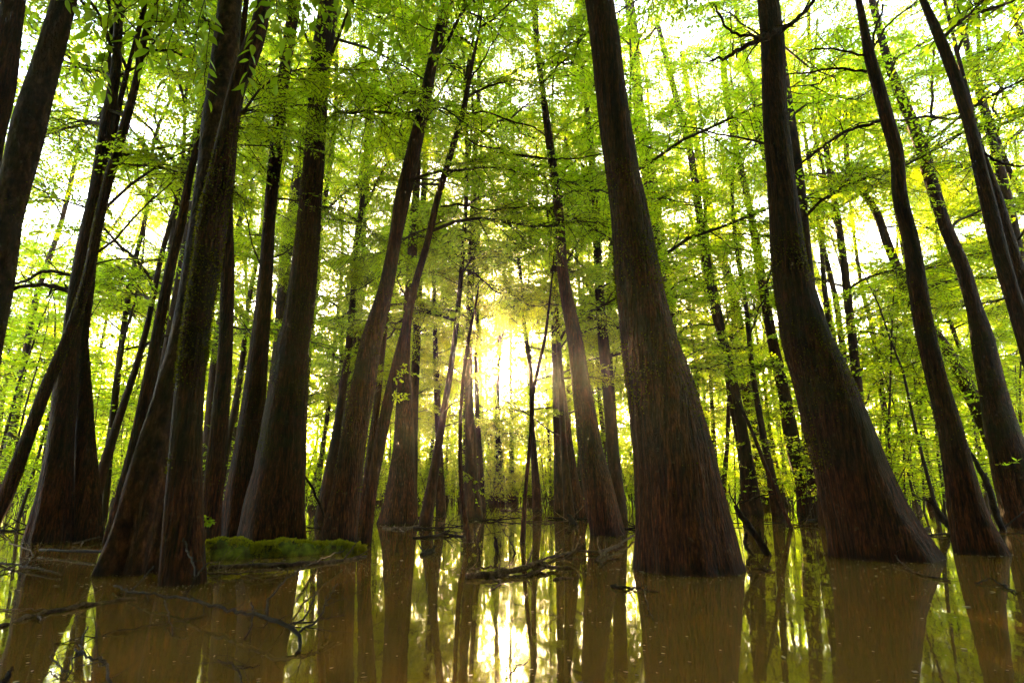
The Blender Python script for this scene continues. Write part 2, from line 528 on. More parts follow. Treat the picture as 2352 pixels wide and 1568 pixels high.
RNG = random.Random(5)
def interp_path(path, z):
    for i in range(len(path) - 1):
        if path[i][0].z <= z <= path[i + 1][0].z:
            a, b = path[i], path[i + 1]
            t = (z - a[0].z) / max(b[0].z - a[0].z, 1e-6)
            return a[0].lerp(b[0], t), a[1] + (b[1] - a[1]) * t
    return path[-1]
def near_lens(p, eul, s):
    """no limb may reach close in front of the viewpoint"""
    m = eul.to_matrix()
    for ax in (1.0, 2.0, 3.0, 4.2):
        for sd in (-1.1, 0, 1.1):
            for dz in (.3, -1.2):
                q = p + m @ Vector((ax * s, sd * s, dz * s))
                v = project(q)
                if v is None:
                    if (q - Vector((0, 0, CAM_H))).length < 3.5:
                        return True
                elif v[2] < 8.5 and -200 < v[0] < 2550 and v[1] > -200:
                    return True
    return False
def add_crown(root, base, path, z0, z1, count, kind, size=(0.7, 1.2), sparse=True, bare=0, sprigs=0):
    """limbs along a trunk path (world points); crown is a part, each leafy limb a sub-part"""
    rg = random.Random(int(base.x * 1000) * 7919 + int(base.y * 1000))
    crown = bpy.data.objects.new('crown', None)
    crown.empty_display_size = 0.1
    link(crown, root)
    for i in range(count):
        f = (i + rg.random()) / max(count, 1)
        z = z0 + (z1 - z0) * f
        p, r = interp_path(path, z)
        az = i * 2.4 + rg.uniform(-.5, .5)
        s = rg.uniform(*size) * (1.0 - 0.35 * max(0, f - .55) / .45)
        mid = p + Vector((math.cos(az), math.sin(az), 0.1)) * 1.6 * s
        if sparse and rg.random() < gap(mid):
            continue
        # keep limbs out of the camera's face
        eul = Euler((rg.uniform(-.35, .35), -rg.uniform(-.15, .55), az), 'XYZ')
        if near_lens(p, eul, s):
            continue
        k = kind if rg.random() < .85 else ('broad' if kind == 'feather' else 'feather')
        o = mesh_obj('leafy_branch', rg.choice(BROAD if k == 'broad' else FEATH), crown)
        o.location = p - base
        o.rotation_euler = eul
        o.scale = (s, s, s)
    for i in range(bare):
        z = rg.uniform(max(1.5, z0 * .35), z0 + .3 * (z1 - z0))
        p, r = interp_path(path, z)
        o = mesh_obj('bare_branch', rg.choice(BARE), crown)
        o.location = p - base
        o.rotation_euler = Euler((rg.uniform(-1, 1), -rg.uniform(-.1, .7), rg.uniform(0, 6.28)), 'XYZ')
        s = rg.uniform(.4, .9)
        o.scale = (s, s, s)
    for i in range(sprigs):
        z = rg.uniform(1.2, z0 + .5 * (z1 - z0))
        p, r = interp_path(path, z)
        az = rg.uniform(0, 6.28)
        o = mesh_obj('leafy_sprig', rg.choice(BROAD if kind == 'broad' else FEATH), crown)
        o.location = p + Vector((math.cos(az), math.sin(az), 0)) * r * .8 - base
        o.rotation_euler = Euler((rg.uniform(-.6, .6), -rg.uniform(-.2, .6), az), 'XYZ')
        s = rg.uniform(.14, .3)
        o.scale = (s, s, s)
    return crown

# ------------------------------------------------------------------ trunks
def trunk_mesh(path_pts, path_r, base, seg, rings, mat, flute=0.08, seed=0, lump=0.03):
    rng = random.Random(seed)
    pts, rad = smooth_path(path_pts, path_r, rings)
    ph = [rng.uniform(0, 6.28) for _ in range(12)]
    ks = [rng.choice((4, 5, 6)), rng.choice((7, 8, 9)), 3]
    def shape(i, a):
        z = pts[i].z
        fl = flute * math.exp(-max(z, 0) / 0.9)
        m = 1 + fl * (math.cos(ks[0] * a + ph[0]) + .6 * math.cos(ks[1] * a + ph[1] + .5 * z)) * .7
        m += lump * (math.cos(2 * a + ph[2] + z * 1.1) * .6 + math.cos(3 * a + ph[3] - z * 2.1) * .5 + math.sin(z * 4.1 + ph[4] + a) * .35)
        if seg >= 24:
            m += .007 * math.cos(17 * a + ph[5] + 1.5 * math.sin(z * 1.7)) + .006 * math.cos(23 * a + ph[6] + 1.2 * math.sin(z * 2.3 + 1)) + .006 * math.sin(11 * a + 9 * z)
            ez = math.exp(-max(z, 0) / .16)
            m += ez * (.022 * math.cos(9 * a + ph[7] + 2 * math.sin(3 * a)) + .018 * math.cos(14 * a + ph[8]) + .015 * math.sin(21 * a + ph[9] + 14 * z))
            m += .010 * math.sin(5 * a + ph[10] + 6 * z) * math.sin(2.1 * z + ph[11])
        return m
    mb = MB()
    tube(mb, [p - base for p in pts], rad, seg, 0, shape)
    return mb.mesh('trunk', [mat], True), pts, rad

def add_moss(trunk, pts, rad, base, z0, z1, count, seed, sz=(0.008, 0.026)):
    rng = random.Random(seed)
    mb = MB()
    path = list(zip(pts, rad))
    for i in range(count):
        z = z0 + (z1 - z0) * rng.random() ** 1.2
        p, r = interp_path(path, z)
        a = rng.uniform(0, 6.28)
        d = Vector((math.cos(a), math.sin(a), 0))
        fade = min(1.0, (z - z0) / 1.1) * min(1.0, (z1 - z) / 1.2)
        if mnoise.noise((p + d * r) * 1.6) * 1.6 + fade - .35 < rng.random() * .9:
            continue
        q = p + d * (r * 1.0) - base
        l = rng.uniform(*sz)
        ax = (d * 1.0 + Vector((0, 0, rng.uniform(-.6, .6))) + rv(rng, .35)).normalized()
        leaf4(mb, q - ax * .006, ax, rv(rng), l * 1.3, l * .9, .3, 0)
    me = mb.mesh('moss', [M['moss']], False)
    o = mesh_obj('moss', me, trunk)
    tag(o, None, None, None, 'stuff')
    return o

TREES = {}
def traced_tree(name, label, pts, height=18.0, mat='bark', seg=24, crown=None, k=None, flute=.08, moss=0, moss_z=(0.8, 5.0), base_y=None,
                cat='tree', group=None, limbs=(), Y=None, lump=.03, sprigs=0, bare=0, seed=None, top_r=.35):
    """pts: (y, x left, x right) read off the photograph from the water up; the tree stands on the water at its own distance"""
    seed = seed if seed is not None else len(TREES) * 7 + 3
    rng = random.Random(seed)
    pts = sorted(pts, key=lambda q: -q[0])
    y0, a0, b0 = pts[0]
    if Y is None:
        c = on_z((a0 + b0) / 2, base_y or y0)
        Y = c.y + (b0 - a0) * .5 * c.y / FPX
    kk = rng.uniform(-.05, .05) if k is None else k
    P, Rr = [], []
    for (py, xl, xr) in pts:
        l, r = on_y(xl, py, Y, kk), on_y(xr, py, Y, kk)
        P.append((l + r) / 2)
        Rr.append((r - l).length * .5 * .985)
    # below the water
    d = (P[0] - P[1]).normalized()
    P.insert(0, P[0] + d * (max(P[0].z, 0) + .35)); Rr.insert(0, Rr[0] * 1.05)
    # on above the frame
    if height > P[-1].z + .3:
        d = (P[-1] - P[-2]).normalized()
        h = height - P[-1].z
        r0 = Rr[-1]
        for q in (.34, .67, 1.0):
            dd = (d * (1 - .5 * q) + Vector((0, 0, 1)) * .5 * q).normalized()
            P.append(P[-1] + dd * (h / 3)); Rr.append(r0 * (1 - (1 - top_r) * q))
    base = Vector((P[1].x, P[1].y, 0))
    root = thing(name, label, cat, base, group)
    rings = 30 + int(P[-1].z * (4.5 if seg >= 48 else 2.2))
    me, pp, rr = trunk_mesh(P, Rr, base, seg, rings, M[mat], flute, seed, lump)
    tr = mesh_obj('trunk', me, root)
    path = list(zip(pp, rr))
    if moss:
        add_moss(tr, pp, rr, base, moss_z[0], moss_z[1], int(moss * 2.4), seed + 1)
    for lb in limbs:           # limbs traced as (px, py, width px, depth offset)
        lp = [on_y(q[0], q[1], Y + (q[3] if len(q) > 3 else 0), kk) for q in lb]
        lr = [q[2] * .5 * Y / FPX for q in lb]
        a, b = smooth_path(lp, lr, max(8, 4 * len(lb)))
        jit = random.Random(seed + 5)
        a = [v + rv(jit, .012) * (i > 0) for i, v in enumerate(a)]
        mb = MB(); tube(mb, [v - base for v in a], b, 7, 0)
        # short side twigs
        for i in range(2, len(a) - 1):
            if jit.random() < .45:
                dv = ((a[i + 1] - a[i]).normalized() + rv(jit, .7)).normalized()
                ln = jit.uniform(.15, .5)
                tp = [a[i] - base, a[i] + dv * ln * .5 + rv(jit, .02) - base, a[i] + dv * ln + rv(jit, .05) - base]
                tube(mb, tp, [b[i] * .5, b[i] * .35, b[i] * .12], 4, 0, cap=False)
        mesh_obj('limb', mb.mesh('limb', [M[mat]], True), root)
    if crown:
        if Y < 9.5 and height > 12:
            zc = Y * 1.02 + 2.6
            crown = (max(crown[0], zc),) + tuple(crown[1:])
            if crown[0] > crown[1] - 3:
                crown = (crown[1] - 3,) + tuple(crown[1:])
        add_crown(root, base, path, crown[0], min(crown[1], P[-1].z - .2), int(crown[2] * (.5 if 9.5 <= Y < 14 else (.8 if 14 <= Y < 20 else 1))), crown[3], crown[4] if len(crown) > 4 else (.7, 1.2), True, bare, sprigs)
    TREES[label] = (root, base, path, Y, kk)
    return root, base, path

T = traced_tree
# --- left edge
T('swamp_tree', 'dark trunk cut by the left frame edge, leftmost of all at the top corner', [(1300, -250, -140), (900, -130, -70), (330, -42, 2), (200, -18, 30), (0, 10, 53)], 17, crown=(8, 17, 19, 'broad', (0.9, 1.3)))
T('swamp_tree', 'thick smooth trunk rising across the upper left corner toward the top edge', [(1330, -310, -130), (1000, -165, -55), (680, -62, 18), (504, -12, 45), (302, 30, 96), (151, 80, 133), (0, 126, 171)], 17, 'bark_plain', 32, crown=(8, 17, 19, 'broad', (0.9, 1.3)), moss=500)
T('swamp_tree', 'leftmost dark fluted stem of the tight cluster standing in water at far left',
  [(1247, 63, 156), (1150, 88, 158), (1030, 111, 163), (879, 128, 176), (778, 146, 181), (605, 171, 207), (454, 204, 237), (302, 229, 257), (151, 257, 277), (0, 265, 282)], 18, crown=(6, 17, 14, 'broad'), flute=.16, seg=28, moss=300, bare=3,
  limbs=[[(180, 680, 13), (130, 658, 11), (60, 655, 9), (0, 672, 7), (-30, 680, 4)], [(190, 640, 9), (110, 622, 8), (50, 645, 6), (0, 660, 4)]])
T('swamp_tree', 'long thin mossy trunk leaning right from the left frame edge across the cluster',
  [(1185, -28, 6), (1156, -10, 22), (1080, 20, 50), (980, 60, 86), (879, 98, 123), (778, 144, 164), (640, 190, 212), (504, 217, 238), (403, 242, 262), (302, 272, 292), (202, 302, 317), (101, 322, 335), (0, 348, 363)], 17, 'bark_mossy', 20, crown=(7, 16, 20, 'broad', (0.9, 1.3)), moss=1500, flute=.03, Y=9.7,
  moss_z=(.6, 7.5), bare=3)
T('swamp_tree', 'slim reddish stem in the middle of the far left cluster, its edge lit', [(1240, 152, 184), (1030, 160, 182), (879, 165, 180), (778, 168, 181), (600, 195, 208), (403, 240, 252), (240, 268, 280), (120, 300, 308)], 14, seg=18, crown=(6, 13, 8, 'broad'), Y=10.9)
T('swamp_tree', 'rightmost stem of the far left cluster, swelling at the water', [(1242, 178, 232), (1130, 176, 226), (1030, 176, 217), (904, 179, 210), (778, 182, 202), (655, 196, 216), (500, 212, 228), (350, 232, 244)], 15, seg=24, crown=(5, 14, 12, 'feather'), moss=300)
T('swamp_tree', 'straight bare slender trunk leaning right just left of the big fluted pair', [(1252, 235, 270), (1080, 282, 315), (954, 312, 340), (803, 343, 366), (605, 383, 404), (504, 408, 428), (403, 428, 444), (322, 449, 464), (200, 474, 487)], 15, seg=20, crown=(6, 14, 9, 'feather'),
  limbs=[[(425, 490, 10), (408, 470, 9), (403, 452, 7)]])
T('swamp_tree', 'rough scaly trunk with deeply fluted base behind the mossy front trunk at left',
  [(1322, 228, 385), (1232, 264, 392), (1080, 305, 408), (929, 350, 424), (778, 393, 470), (580, 428, 500), (428, 451, 520), (277, 468, 536), (126, 490, 548), (0, 504, 553)], 20, 'bark_plain', 48, crown=(9, 19, 20, 'broad', (0.9, 1.3)), flute=.30, k=0.03)
T('swamp_tree', 'nearest left trunk, dark and moss edged, with a bend to the right near the top',
  [(1347, 370, 471), (1232, 375, 464), (1080, 388, 461), (929, 401, 465), (778, 418, 477), (605, 444, 505), (504, 456, 520), (403, 481, 537), (302, 504, 545), (202, 527, 562), (151, 544, 585), (101, 562, 603), (50, 580, 615), (0, 588, 619)], 15, 'bark_mossy', 48,
  crown=(7.5, 14, 18, 'broad', (0.9, 1.3)), moss=5200, moss_z=(1.0, 5.6), flute=.05, k=0.0)
T('swamp_tree', 'narrow dark trunk directly right of the nearest mossy left trunk', [(1252, 459, 505), (1131, 466, 512), (980, 484, 523), (778, 504, 534), (605, 508, 537), (454, 514, 534), (300, 522, 538), (120, 545, 558)], 17, seg=22, crown=(6, 16, 11, 'feather'), moss=400)
T('swamp_tree', 'dark trunk left of the broad flared trunk, leaning slightly right',
  [(1236, 506, 588), (1131, 521, 592), (1030, 540, 602), (904, 560, 610), (790, 576, 617), (630, 594, 626), (504, 606, 632), (378, 616, 645), (227, 632, 660), (101, 650, 676), (0, 664, 690)], 19, seg=26, crown=(6, 18, 15, 'feather'), moss=600, bare=4,
  limbs=[[(600, 992, 4, -.3), (585, 985, 3.5, -.5), (572, 962, 3, -.6), (560, 940, 2, -.7)]])
T('swamp_tree', 'pale slim trunk half hidden behind the broad flared trunk', [(1180, 590, 640), (980, 606, 640), (790, 628, 654), (630, 641, 664), (428, 668, 694), (202, 699, 714), (60, 712, 724)], 18, 'bark_plain', 20, crown=(6, 17, 12, 'feather'), bare=3)
T('swamp_tree', 'broad flared dark trunk left of centre with moss and ridged bark, behind mossy log',
  [(1243, 547, 702), (1180, 560, 700), (1080, 585, 699), (929, 611, 704), (778, 640, 712), (756, 648, 716), (605, 671, 729), (454, 690, 739), (302, 703, 748), (151, 714, 759), (50, 728, 773), (0, 735, 780)], 20, 'bark_mossy', 48,
  crown=(8, 19, 25, 'broad', (0.9, 1.3)), moss=4200, moss_z=(1.0, 8.0), flute=.07, k=.01)
# --- left centre
T('swamp_tree', 'upright trunk with leafy tufts behind the leaning centre left trunk', [(1172, 770, 812), (980, 786, 818), (756, 801, 831), (605, 810, 839), (479, 821, 844), (378, 831, 852), (277, 844, 859), (150, 856, 868)], 21, 'bark_far', 20, crown=(5, 20, 20, 'feather'), sprigs=10, bare=3)
T('swamp_tree', 'long dark trunk leaning right from beside the log up to the top centre',
  [(1243, 733, 818), (1150, 757, 826), (1080, 771, 834), (980, 789, 847), (879, 807, 864), (778, 830, 878), (655, 872, 905), (554, 892, 921), (454, 907, 943), (353, 932, 966), (252, 957, 986), (151, 980, 1004), (50, 1004, 1029), (0, 1013, 1043)], 17, 'bark', 32,
  crown=(6, 16, 13, 'feather'), moss=1400, moss_z=(.8, 5), flute=.06, bare=2)
T('swamp_tree', 'thin dark stem squeezed between the two right leaning centre left trunks', [(1200, 819, 837), (1055, 839, 857), (929, 857, 874), (778, 873, 888), (650, 892, 904), (480, 918, 928), (300, 940, 949)], 15, seg=16, crown=(5, 14, 9, 'feather'))
T('swamp_tree', 'slender forking trunk leaning right with arched bare limbs near the centre',
  [(1247, 821, 853), (1131, 839, 865), (1030, 857, 884), (929, 877, 904), (828, 902, 925), (756, 921, 940), (655, 945, 962), (554, 975, 990), (454, 998, 1013), (353, 1028, 1043), (252, 1058, 1071), (151, 1078, 1088), (80, 1096, 1101)], 11.5, seg=20,
  crown=(5.5, 11.3, 13, 'feather'), flute=.04,
  limbs=[[(1037, 378, 7), (1090, 370, 6), (1140, 350, 6), (1230, 360, 5), (1310, 366, 4), (1380, 352, 3)], [(1072, 262, 6), (1110, 258, 5), (1170, 275, 5), (1240, 300, 4), (1270, 340, 3)],
         [(1050, 300, 6), (1090, 330, 5, -.3), (1150, 340, 4, -.5)], [(1012, 475, 5), (1050, 470, 5), (1110, 480, 4), (1200, 475, 3)], [(1083, 180, 5), (1120, 120, 4), (1150, 60, 3), (1170, 0, 2)]])
T('swamp_tree', 'fluted double buttressed trunk standing behind the two leaning centre left trunks', [(1203, 868, 962), (1131, 884, 958), (1030, 902, 953), (879, 913, 944), (778, 922, 943), (605, 934, 957), (403, 950, 966), (302, 956, 968), (100, 972, 982)], 22, seg=28, crown=(4, 21, 28, 'feather'), flute=.2, sprigs=5)
# --- centre
T('swamp_tree', 'mid distance trunk at centre left of the sun with small sprouts at its foot', [(1189, 1062, 1110), (1120, 1066, 1100), (1030, 1068, 1094), (904, 1068, 1087), (778, 1069, 1086), (504, 1078, 1093), (353, 1084, 1097), (252, 1093, 1103), (100, 1098, 1106)], 24, 'bark_far', 22, crown=(3.5, 23, 34, 'feather'), sprigs=4, flute=.12)
T('swamp_tree', 'thin straight trunk touching the right of the mid distance centre trunk', [(1172, 1097, 1117), (929, 1090, 1101), (778, 1090, 1099), (504, 1096, 1104), (250, 1105, 1111)], 20, 'bark_far', 14, crown=(4, 19, 22, 'feather'))
T('dead_sapling', 'bare crooked dark sapling in the water left of the sun reflection', [(1246, 1071, 1084), (1131, 1055, 1066), (980, 1053, 1062), (854, 1061, 1070), (760, 1076, 1083), (700, 1090, 1095)], 4.6, seg=10, cat='sapling', flute=0, crown=(2.5, 4.5, 5, 'feather', (.25, .45)))
T('swamp_tree', 'leafy stemmed thin trunk left of the sun, tufts growing along it', [(1180, 1000, 1025), (1030, 1000, 1017), (878, 996, 1010), (778, 994, 1005), (600, 992, 1000)], 12, 'bark_far', 14, crown=(3, 11.5, 16, 'broad', (.4, .8)), sprigs=18)
T('dead_sapling', 'slim bare sapling rising from the water just right of the sun glare', [(1246, 1194, 1207), (1131, 1202, 1211), (1005, 1214, 1223), (904, 1220, 1229), (828, 1236, 1244), (778, 1248, 1255), (640, 1266, 1270)], 5.2, seg=10, cat='sapling', flute=0, crown=(3, 5, 4, 'feather', (.25, .4)))
T('swamp_tree', 'slender trunk right of the sun whose top leans left over the glare', [(1174, 1224, 1246), (1055, 1219, 1235), (980, 1217, 1228), (854, 1214, 1225), (756, 1200, 1210), (680, 1197, 1205), (580, 1187, 1194), (400, 1180, 1186), (200, 1168, 1174)], 20, 'bark_far', 16, crown=(5, 19, 24, 'feather'))
T('swamp_tree', 'far hair thin straight trunk crossing the sun itself', [(1150, 1160, 1192), (1065, 1169, 1180), (900, 1170, 1177), (778, 1170, 1176), (500, 1172, 1177)], 22, 'bark_far', 14, crown=(4, 21, 26, 'feather', (1.0, 1.6)))
T('swamp_tree', 'dark leaning trunk standing right of centre, wide foot, leaning left upward',
  [(1230, 1360, 1435), (1131, 1341, 1411), (1030, 1328, 1384), (904, 1315, 1361), (778, 1302, 1338), (630, 1280, 1306), (504, 1275, 1296), (403, 1262, 1283), (302, 1250, 1268), (202, 1239, 1252), (101, 1227, 1240), (0, 1220, 1235)], 19, 'bark', 28, crown=(6.5, 18, 16, 'broad'), moss=900, moss_z=(.6, 4), sprigs=3)
T('swamp_tree', 'upright trunk close behind the leaning right centre trunk', [(1198, 1408, 1442), (1030, 1393, 1422), (879, 1382, 1411), (778, 1373, 1398), (630, 1364, 1384), (504, 1361, 1381), (353, 1350, 1366), (252, 1342, 1354), (151, 1333, 1345), (76, 1328, 1338)], 22, 'bark_far', 20, crown=(4, 21, 26, 'broad'), sprigs=4)
T('swamp_tree', 'thin leaning pole of the pair left of the dark leaning right centre trunk', [(1191, 1328, 1352), (1110, 1310, 1332), (1030, 1300, 1318), (879, 1283, 1297), (778, 1276, 1288), (600, 1262, 1270)], 12, seg=14, crown=(4.5, 11.5, 9, 'feather'))
T('swamp_tree', 'straight pole of the pair left of the dark leaning right centre trunk', [(1166, 1296, 1322), (980, 1289, 1303), (828, 1279, 1289), (700, 1272, 1280), (500, 1268, 1274)], 15, seg=14, crown=(5, 14.5, 10, 'feather'))
T('swamp_tree', 'very thin far pole between the two right centre trunks', [(1160, 1380, 1396), (1030, 1368, 1380), (828, 1348, 1356), (640, 1336, 1342), (450, 1328, 1333)], 17, 'bark_far', 12, crown=(5, 16.5, 11, 'feather'))
# --- the big right trunk and its neighbours
T('swamp_tree', 'largest trunk of all, massive ridged bark right of centre, flaring into the water',
  [(1325, 1455, 1706), (1300, 1460, 1697), (1181, 1462, 1668), (1080, 1456, 1644), (980, 1448, 1620), (879, 1439, 1590), (790, 1427, 1557), (706, 1419, 1533), (605, 1409, 1512), (504, 1403, 1492), (403, 1393, 1470), (302, 1379, 1452), (202, 1368, 1436), (101, 1357, 1424), (0, 1344, 1409)], 19, 'bark', 72,
  crown=(9.5, 18.5, 22, 'broad', (0.9, 1.3)), moss=5200, moss_z=(1.1, 5.0), flute=.045, k=0.0, lump=.02)
T('swamp_tree', 'lichen spotted trunk showing above and behind the right edge of the largest trunk', [(1175, 1590, 1640), (800, 1520, 1550), (600, 1496, 1524), (428, 1477, 1503), (302, 1459, 1487), (176, 1450, 1472), (76, 1441, 1466), (0, 1434, 1456)], 21, 'bark_plain', 22, crown=(8, 20, 24, 'broad', (0.9, 1.3)),
  limbs=[[(1466, 100, 10), (1490, 85, 8), (1510, 55, 7), (1530, 0, 6)]])
T('swamp_tree', 'first dark trunk right of the largest trunk, curving left as it rises', [(1181, 1704, 1753), (1030, 1698, 1724), (904, 1680, 1700), (778, 1650, 1671), (655, 1622, 1643), (554, 1605, 1624), (353, 1578, 1594), (200, 1540, 1553), (60, 1506, 1517)], 20, 'bark_far', 20, crown=(6, 19, 13, 'feather'), sprigs=5)
T('swamp_tree', 'second dark trunk right of the largest trunk, parallel to the first', [(1158, 1738, 1786), (1030, 1728, 1754), (929, 1708, 1732), (778, 1688, 1713), (655, 1668, 1688), (580, 1645, 1665), (454, 1613, 1633), (300, 1588, 1602), (120, 1560, 1572)], 21, 'bark_far', 20, crown=(6, 20, 13, 'feather'), sprigs=6)
T('swamp_tree', 'mossy trunk with glowing left edge just left of the great right trunk', [(1183, 1833, 1896), (1106, 1827, 1870), (1030, 1806, 1842), (904, 1788, 1814), (778, 1762, 1785), (630, 1738, 1757), (544, 1725, 1742), (427, 1704, 1718), (353, 1686, 1700), (242, 1664, 1680), (100, 1650, 1662)], 19, 'bark_mossy', 24, crown=(6, 18, 14, 'feather'), moss=1300, moss_z=(.6, 5), flute=.12)
T('swamp_tree', 'thin pole left of the mossy trunk with glowing edge', [(1150, 1776, 1794), (1005, 1756, 1769), (879, 1736, 1745), (778, 1719, 1730), (640, 1700, 1708), (480, 1686, 1692)], 15, 'bark_far', 12, crown=(5, 14.5, 10, 'feather'))
T('swamp_tree', 'thin pole touching the left of the glowing edged mossy trunk', [(1140, 1814, 1836), (1080, 1806, 1824), (929, 1779, 1790), (803, 1759, 1769), (640, 1742, 1750)], 14, 'bark_far', 12, crown=(5, 13.5, 10, 'broad'))
T('swamp_tree', 'great right trunk with broad slanting foot, leaning left and tapering upward',
  [(1292, 1915, 2142), (1181, 1899, 2077), (1080, 1877, 2032), (980, 1850, 1993), (879, 1828, 1953), (790, 1801, 1908), (706, 1788, 1880), (605, 1775, 1850), (504, 1770, 1837), (403, 1763, 1823), (302, 1755, 1811), (202, 1751, 1804), (101, 1749, 1801), (0, 1741, 1786)], 19, 'bark_mossy', 64,
  crown=(9, 18.5, 22, 'broad', (0.9, 1.3)), moss=5200, moss_z=(.9, 5.5), flute=.05, k=0.0, lump=.02,
  limbs=[[(1790, 70, 16, -.35), (1765, 82, 15, -.45), (1740, 92, 13, -.5), (1690, 118, 10, -.55), (1665, 132, 8, -.6), (1630, 140, 5, -.6)], [(1790, 74, 14, -.3), (1820, 55, 12, -.3), (1850, 25, 10, -.3), (1885, -25, 9, -.3)],
         [(1740, 84, 8, -.5), (1700, 82, 7, -.6), (1665, 60, 6, -.7), (1645, 15, 5, -.7)]])
T('swamp_tree', 'thin trunk curving out from behind the great right trunk on its right', [(1150, 1985, 2020), (1000, 1962, 1985), (869, 1928, 1944), (790, 1906, 1921), (706, 1891, 1909), (605, 1860, 1874), (504, 1839, 1852), (403, 1830, 1843), (250, 1822, 1832)], 16, 'bark_plain', 16, crown=(7, 15, 19, 'broad', (0.9, 1.3)))
# --- right side
T('swamp_tree', 'bent leaning trunk crossing behind the dark right trunk down to the right edge', [(1185, 2345, 2395), (1100, 2305, 2352), (1005, 2262, 2300), (904, 2215, 2246), (830, 2178, 2204), (770, 2142, 2163), (690, 2080, 2100), (630, 2057, 2076), (554, 2027, 2046), (479, 2000, 2016), (398, 1945, 1958), (300, 1938, 1948), (240, 1936, 1944)], 13, 'bark_mossy', 20,
  crown=(7, 12.5, 8, 'broad'), moss=500, moss_z=(.5, 6),
  limbs=[[(1945, 396, 7), (1910, 372, 6), (1880, 350, 5), (1850, 345, 3)]])
T('swamp_tree', 'dark reddish trunk at right with sunlit left edge and several bare limbs',
  [(1277, 2199, 2307), (1181, 2184, 2261), (1080, 2172, 2233), (980, 2157, 2207), (879, 2132, 2174), (756, 2104, 2143), (655, 2089, 2126), (554, 2076, 2109), (454, 2052, 2082), (353, 2045, 2074), (277, 2024, 2053), (202, 2005, 2032), (126, 1985, 2008), (50, 1974, 1990), (0, 1965, 1978)], 16, 'bark', 32,
  crown=(7, 15.5, 20, 'broad', (0.9, 1.3)), moss=500, flute=.08, k=0.0,
  limbs=[[(2020, 278, 9), (1985, 290, 8), (1930, 310, 7), (1870, 352, 6), (1822, 388, 4)], [(1990, 165, 7), (1920, 158, 6), (1850, 168, 5), (1805, 172, 3)], [(2004, 125, 6), (2012, 70, 6), (2030, 10, 5)],
         [(1990, 130, 7), (1940, 118, 6), (1890, 112, 5), (1855, 120, 3)], [(2005, 110, 6), (2050, 50, 5), (2110, 0, 4)]])
T('swamp_tree', 'tall grey mossy trunk second from the right edge, leaning left', [(1215, 2318, 2430), (1150, 2302, 2400), (1030, 2275, 2349), (904, 2256, 2309), (778, 2234, 2278), (706, 2222, 2253), (605, 2193, 2222), (504, 2153, 2178), (403, 2122, 2149), (328, 2100, 2126), (176, 2042, 2061), (116, 2024, 2041), (0, 1996, 2010)], 18, 'bark_mossy', 28,
  crown=(7, 17.5, 21, 'broad', (0.9, 1.3)), moss=1200, limbs=[[(2125, 330, 8), (2140, 260, 7), (2142, 180, 6), (2145, 100, 5)]])
T('swamp_tree', 'dark curved trunk running off the right edge, topmost at upper right', [(1270, 2480, 2570), (1000, 2400, 2455), (800, 2345, 2385), (706, 2318, 2350), (605, 2288, 2319), (504, 2263, 2294), (403, 2241, 2268), (302, 2220, 2243), (227, 2197, 2222), (151, 2172, 2195), (76, 2143, 2164), (0, 2113, 2127)], 14, 'bark', 26,
  crown=(7, 13.5, 8, 'broad'), limbs=[[(2170, 85, 9), (2195, 60, 8), (2235, 25, 6), (2260, 0, 5)], [(2235, 330, 7), (2290, 370, 6), (2352, 385, 5)]])
T('swamp_tree', 'short visible piece of reddish trunk at the extreme right edge', [(1230, 2520, 2600), (900, 2420, 2465), (655, 2338, 2366), (565, 2308, 2334), (454, 2279, 2301), (353, 2249, 2263), (250, 2225, 2236)], 14, 'bark', 20, crown=(7, 13.5, 9, 'broad'))
T('dead_sapling', 'thin wavy dark sapling before the bright thicket at right', [(1156, 2074, 2086), (1030, 2040, 2049), (919, 2021, 2028), (854, 2002, 2008), (778, 1957, 1962)], 7, 'bark_far', 10, cat='sapling', flute=0, crown=(4.5, 6.8, 6, 'broad', (.3, .5)))
T('dead_sapling', 'straighter dark sapling right of the wavy one in the bright thicket', [(1151, 2096, 2112), (1030, 2075, 2087), (879, 2041, 2050), (778, 2026, 2033), (600, 1996, 2001)], 9, 'bark_far', 10, cat='sapling', flute=0, crown=(4, 8.8, 8, 'broad', (.3, .6)))
T('dead_sapling', 'crooked leafless snag at the left of the two trunks right of the largest trunk', [(1168, 1652, 1668), (1100, 1657, 1669), (1040, 1664, 1674), (954, 1668, 1678), (850, 1674, 1682), (720, 1680, 1686), (640, 1690, 1695)], 6.5, 'bark', 10, cat='sapling', flute=0, bare=3, crown=(4, 6, 2, 'feather', (.2, .3)))
T('dead_sapling', 'slanting leafless pole falling left across the gap right of the largest trunk', [(1212, 1812, 1822), (1080, 1757, 1767), (980, 1719, 1727), (904, 1682, 1689)], 2.6, 'bark', 10, cat='sapling', flute=0)

MARKS = [(-1e9, 'beyond the left frame edge', 0), (0, 'left of the far left stem cluster', 0), (150, 'the far left stem cluster', 1), (430, 'the nearest mossy left trunk', 1), (640, 'the broad flared trunk', 1), (775, 'the long right leaning trunk', 1), (915, 'the double buttressed trunk', 1),
         (1085, 'the mid distance centre trunk', 1), (1165, 'the sun glare', 1), (1235, 'the bare sapling', 1), (1395, 'the leaning right centre trunk', 1), (1590, 'the largest trunk', 1), (1730, 'the thin trunk past the largest', 1), (1860, 'the glowing edged trunk', 1), (2000, 'the great right trunk', 1), (2250, 'the reddish right trunk', 1), (2352, 'beyond the right frame edge', 0)]
ORD = ['nearest', 'second', 'third', 'fourth', 'fifth', 'sixth', 'seventh', 'eighth', 'ninth', 'tenth', 'eleventh', 'twelfth', 'thirteenth', 'fourteenth', 'fifteenth', 'sixteenth', 'seventeenth', 'eighteenth', 'nineteenth', 'twentieth']
WAIT = []
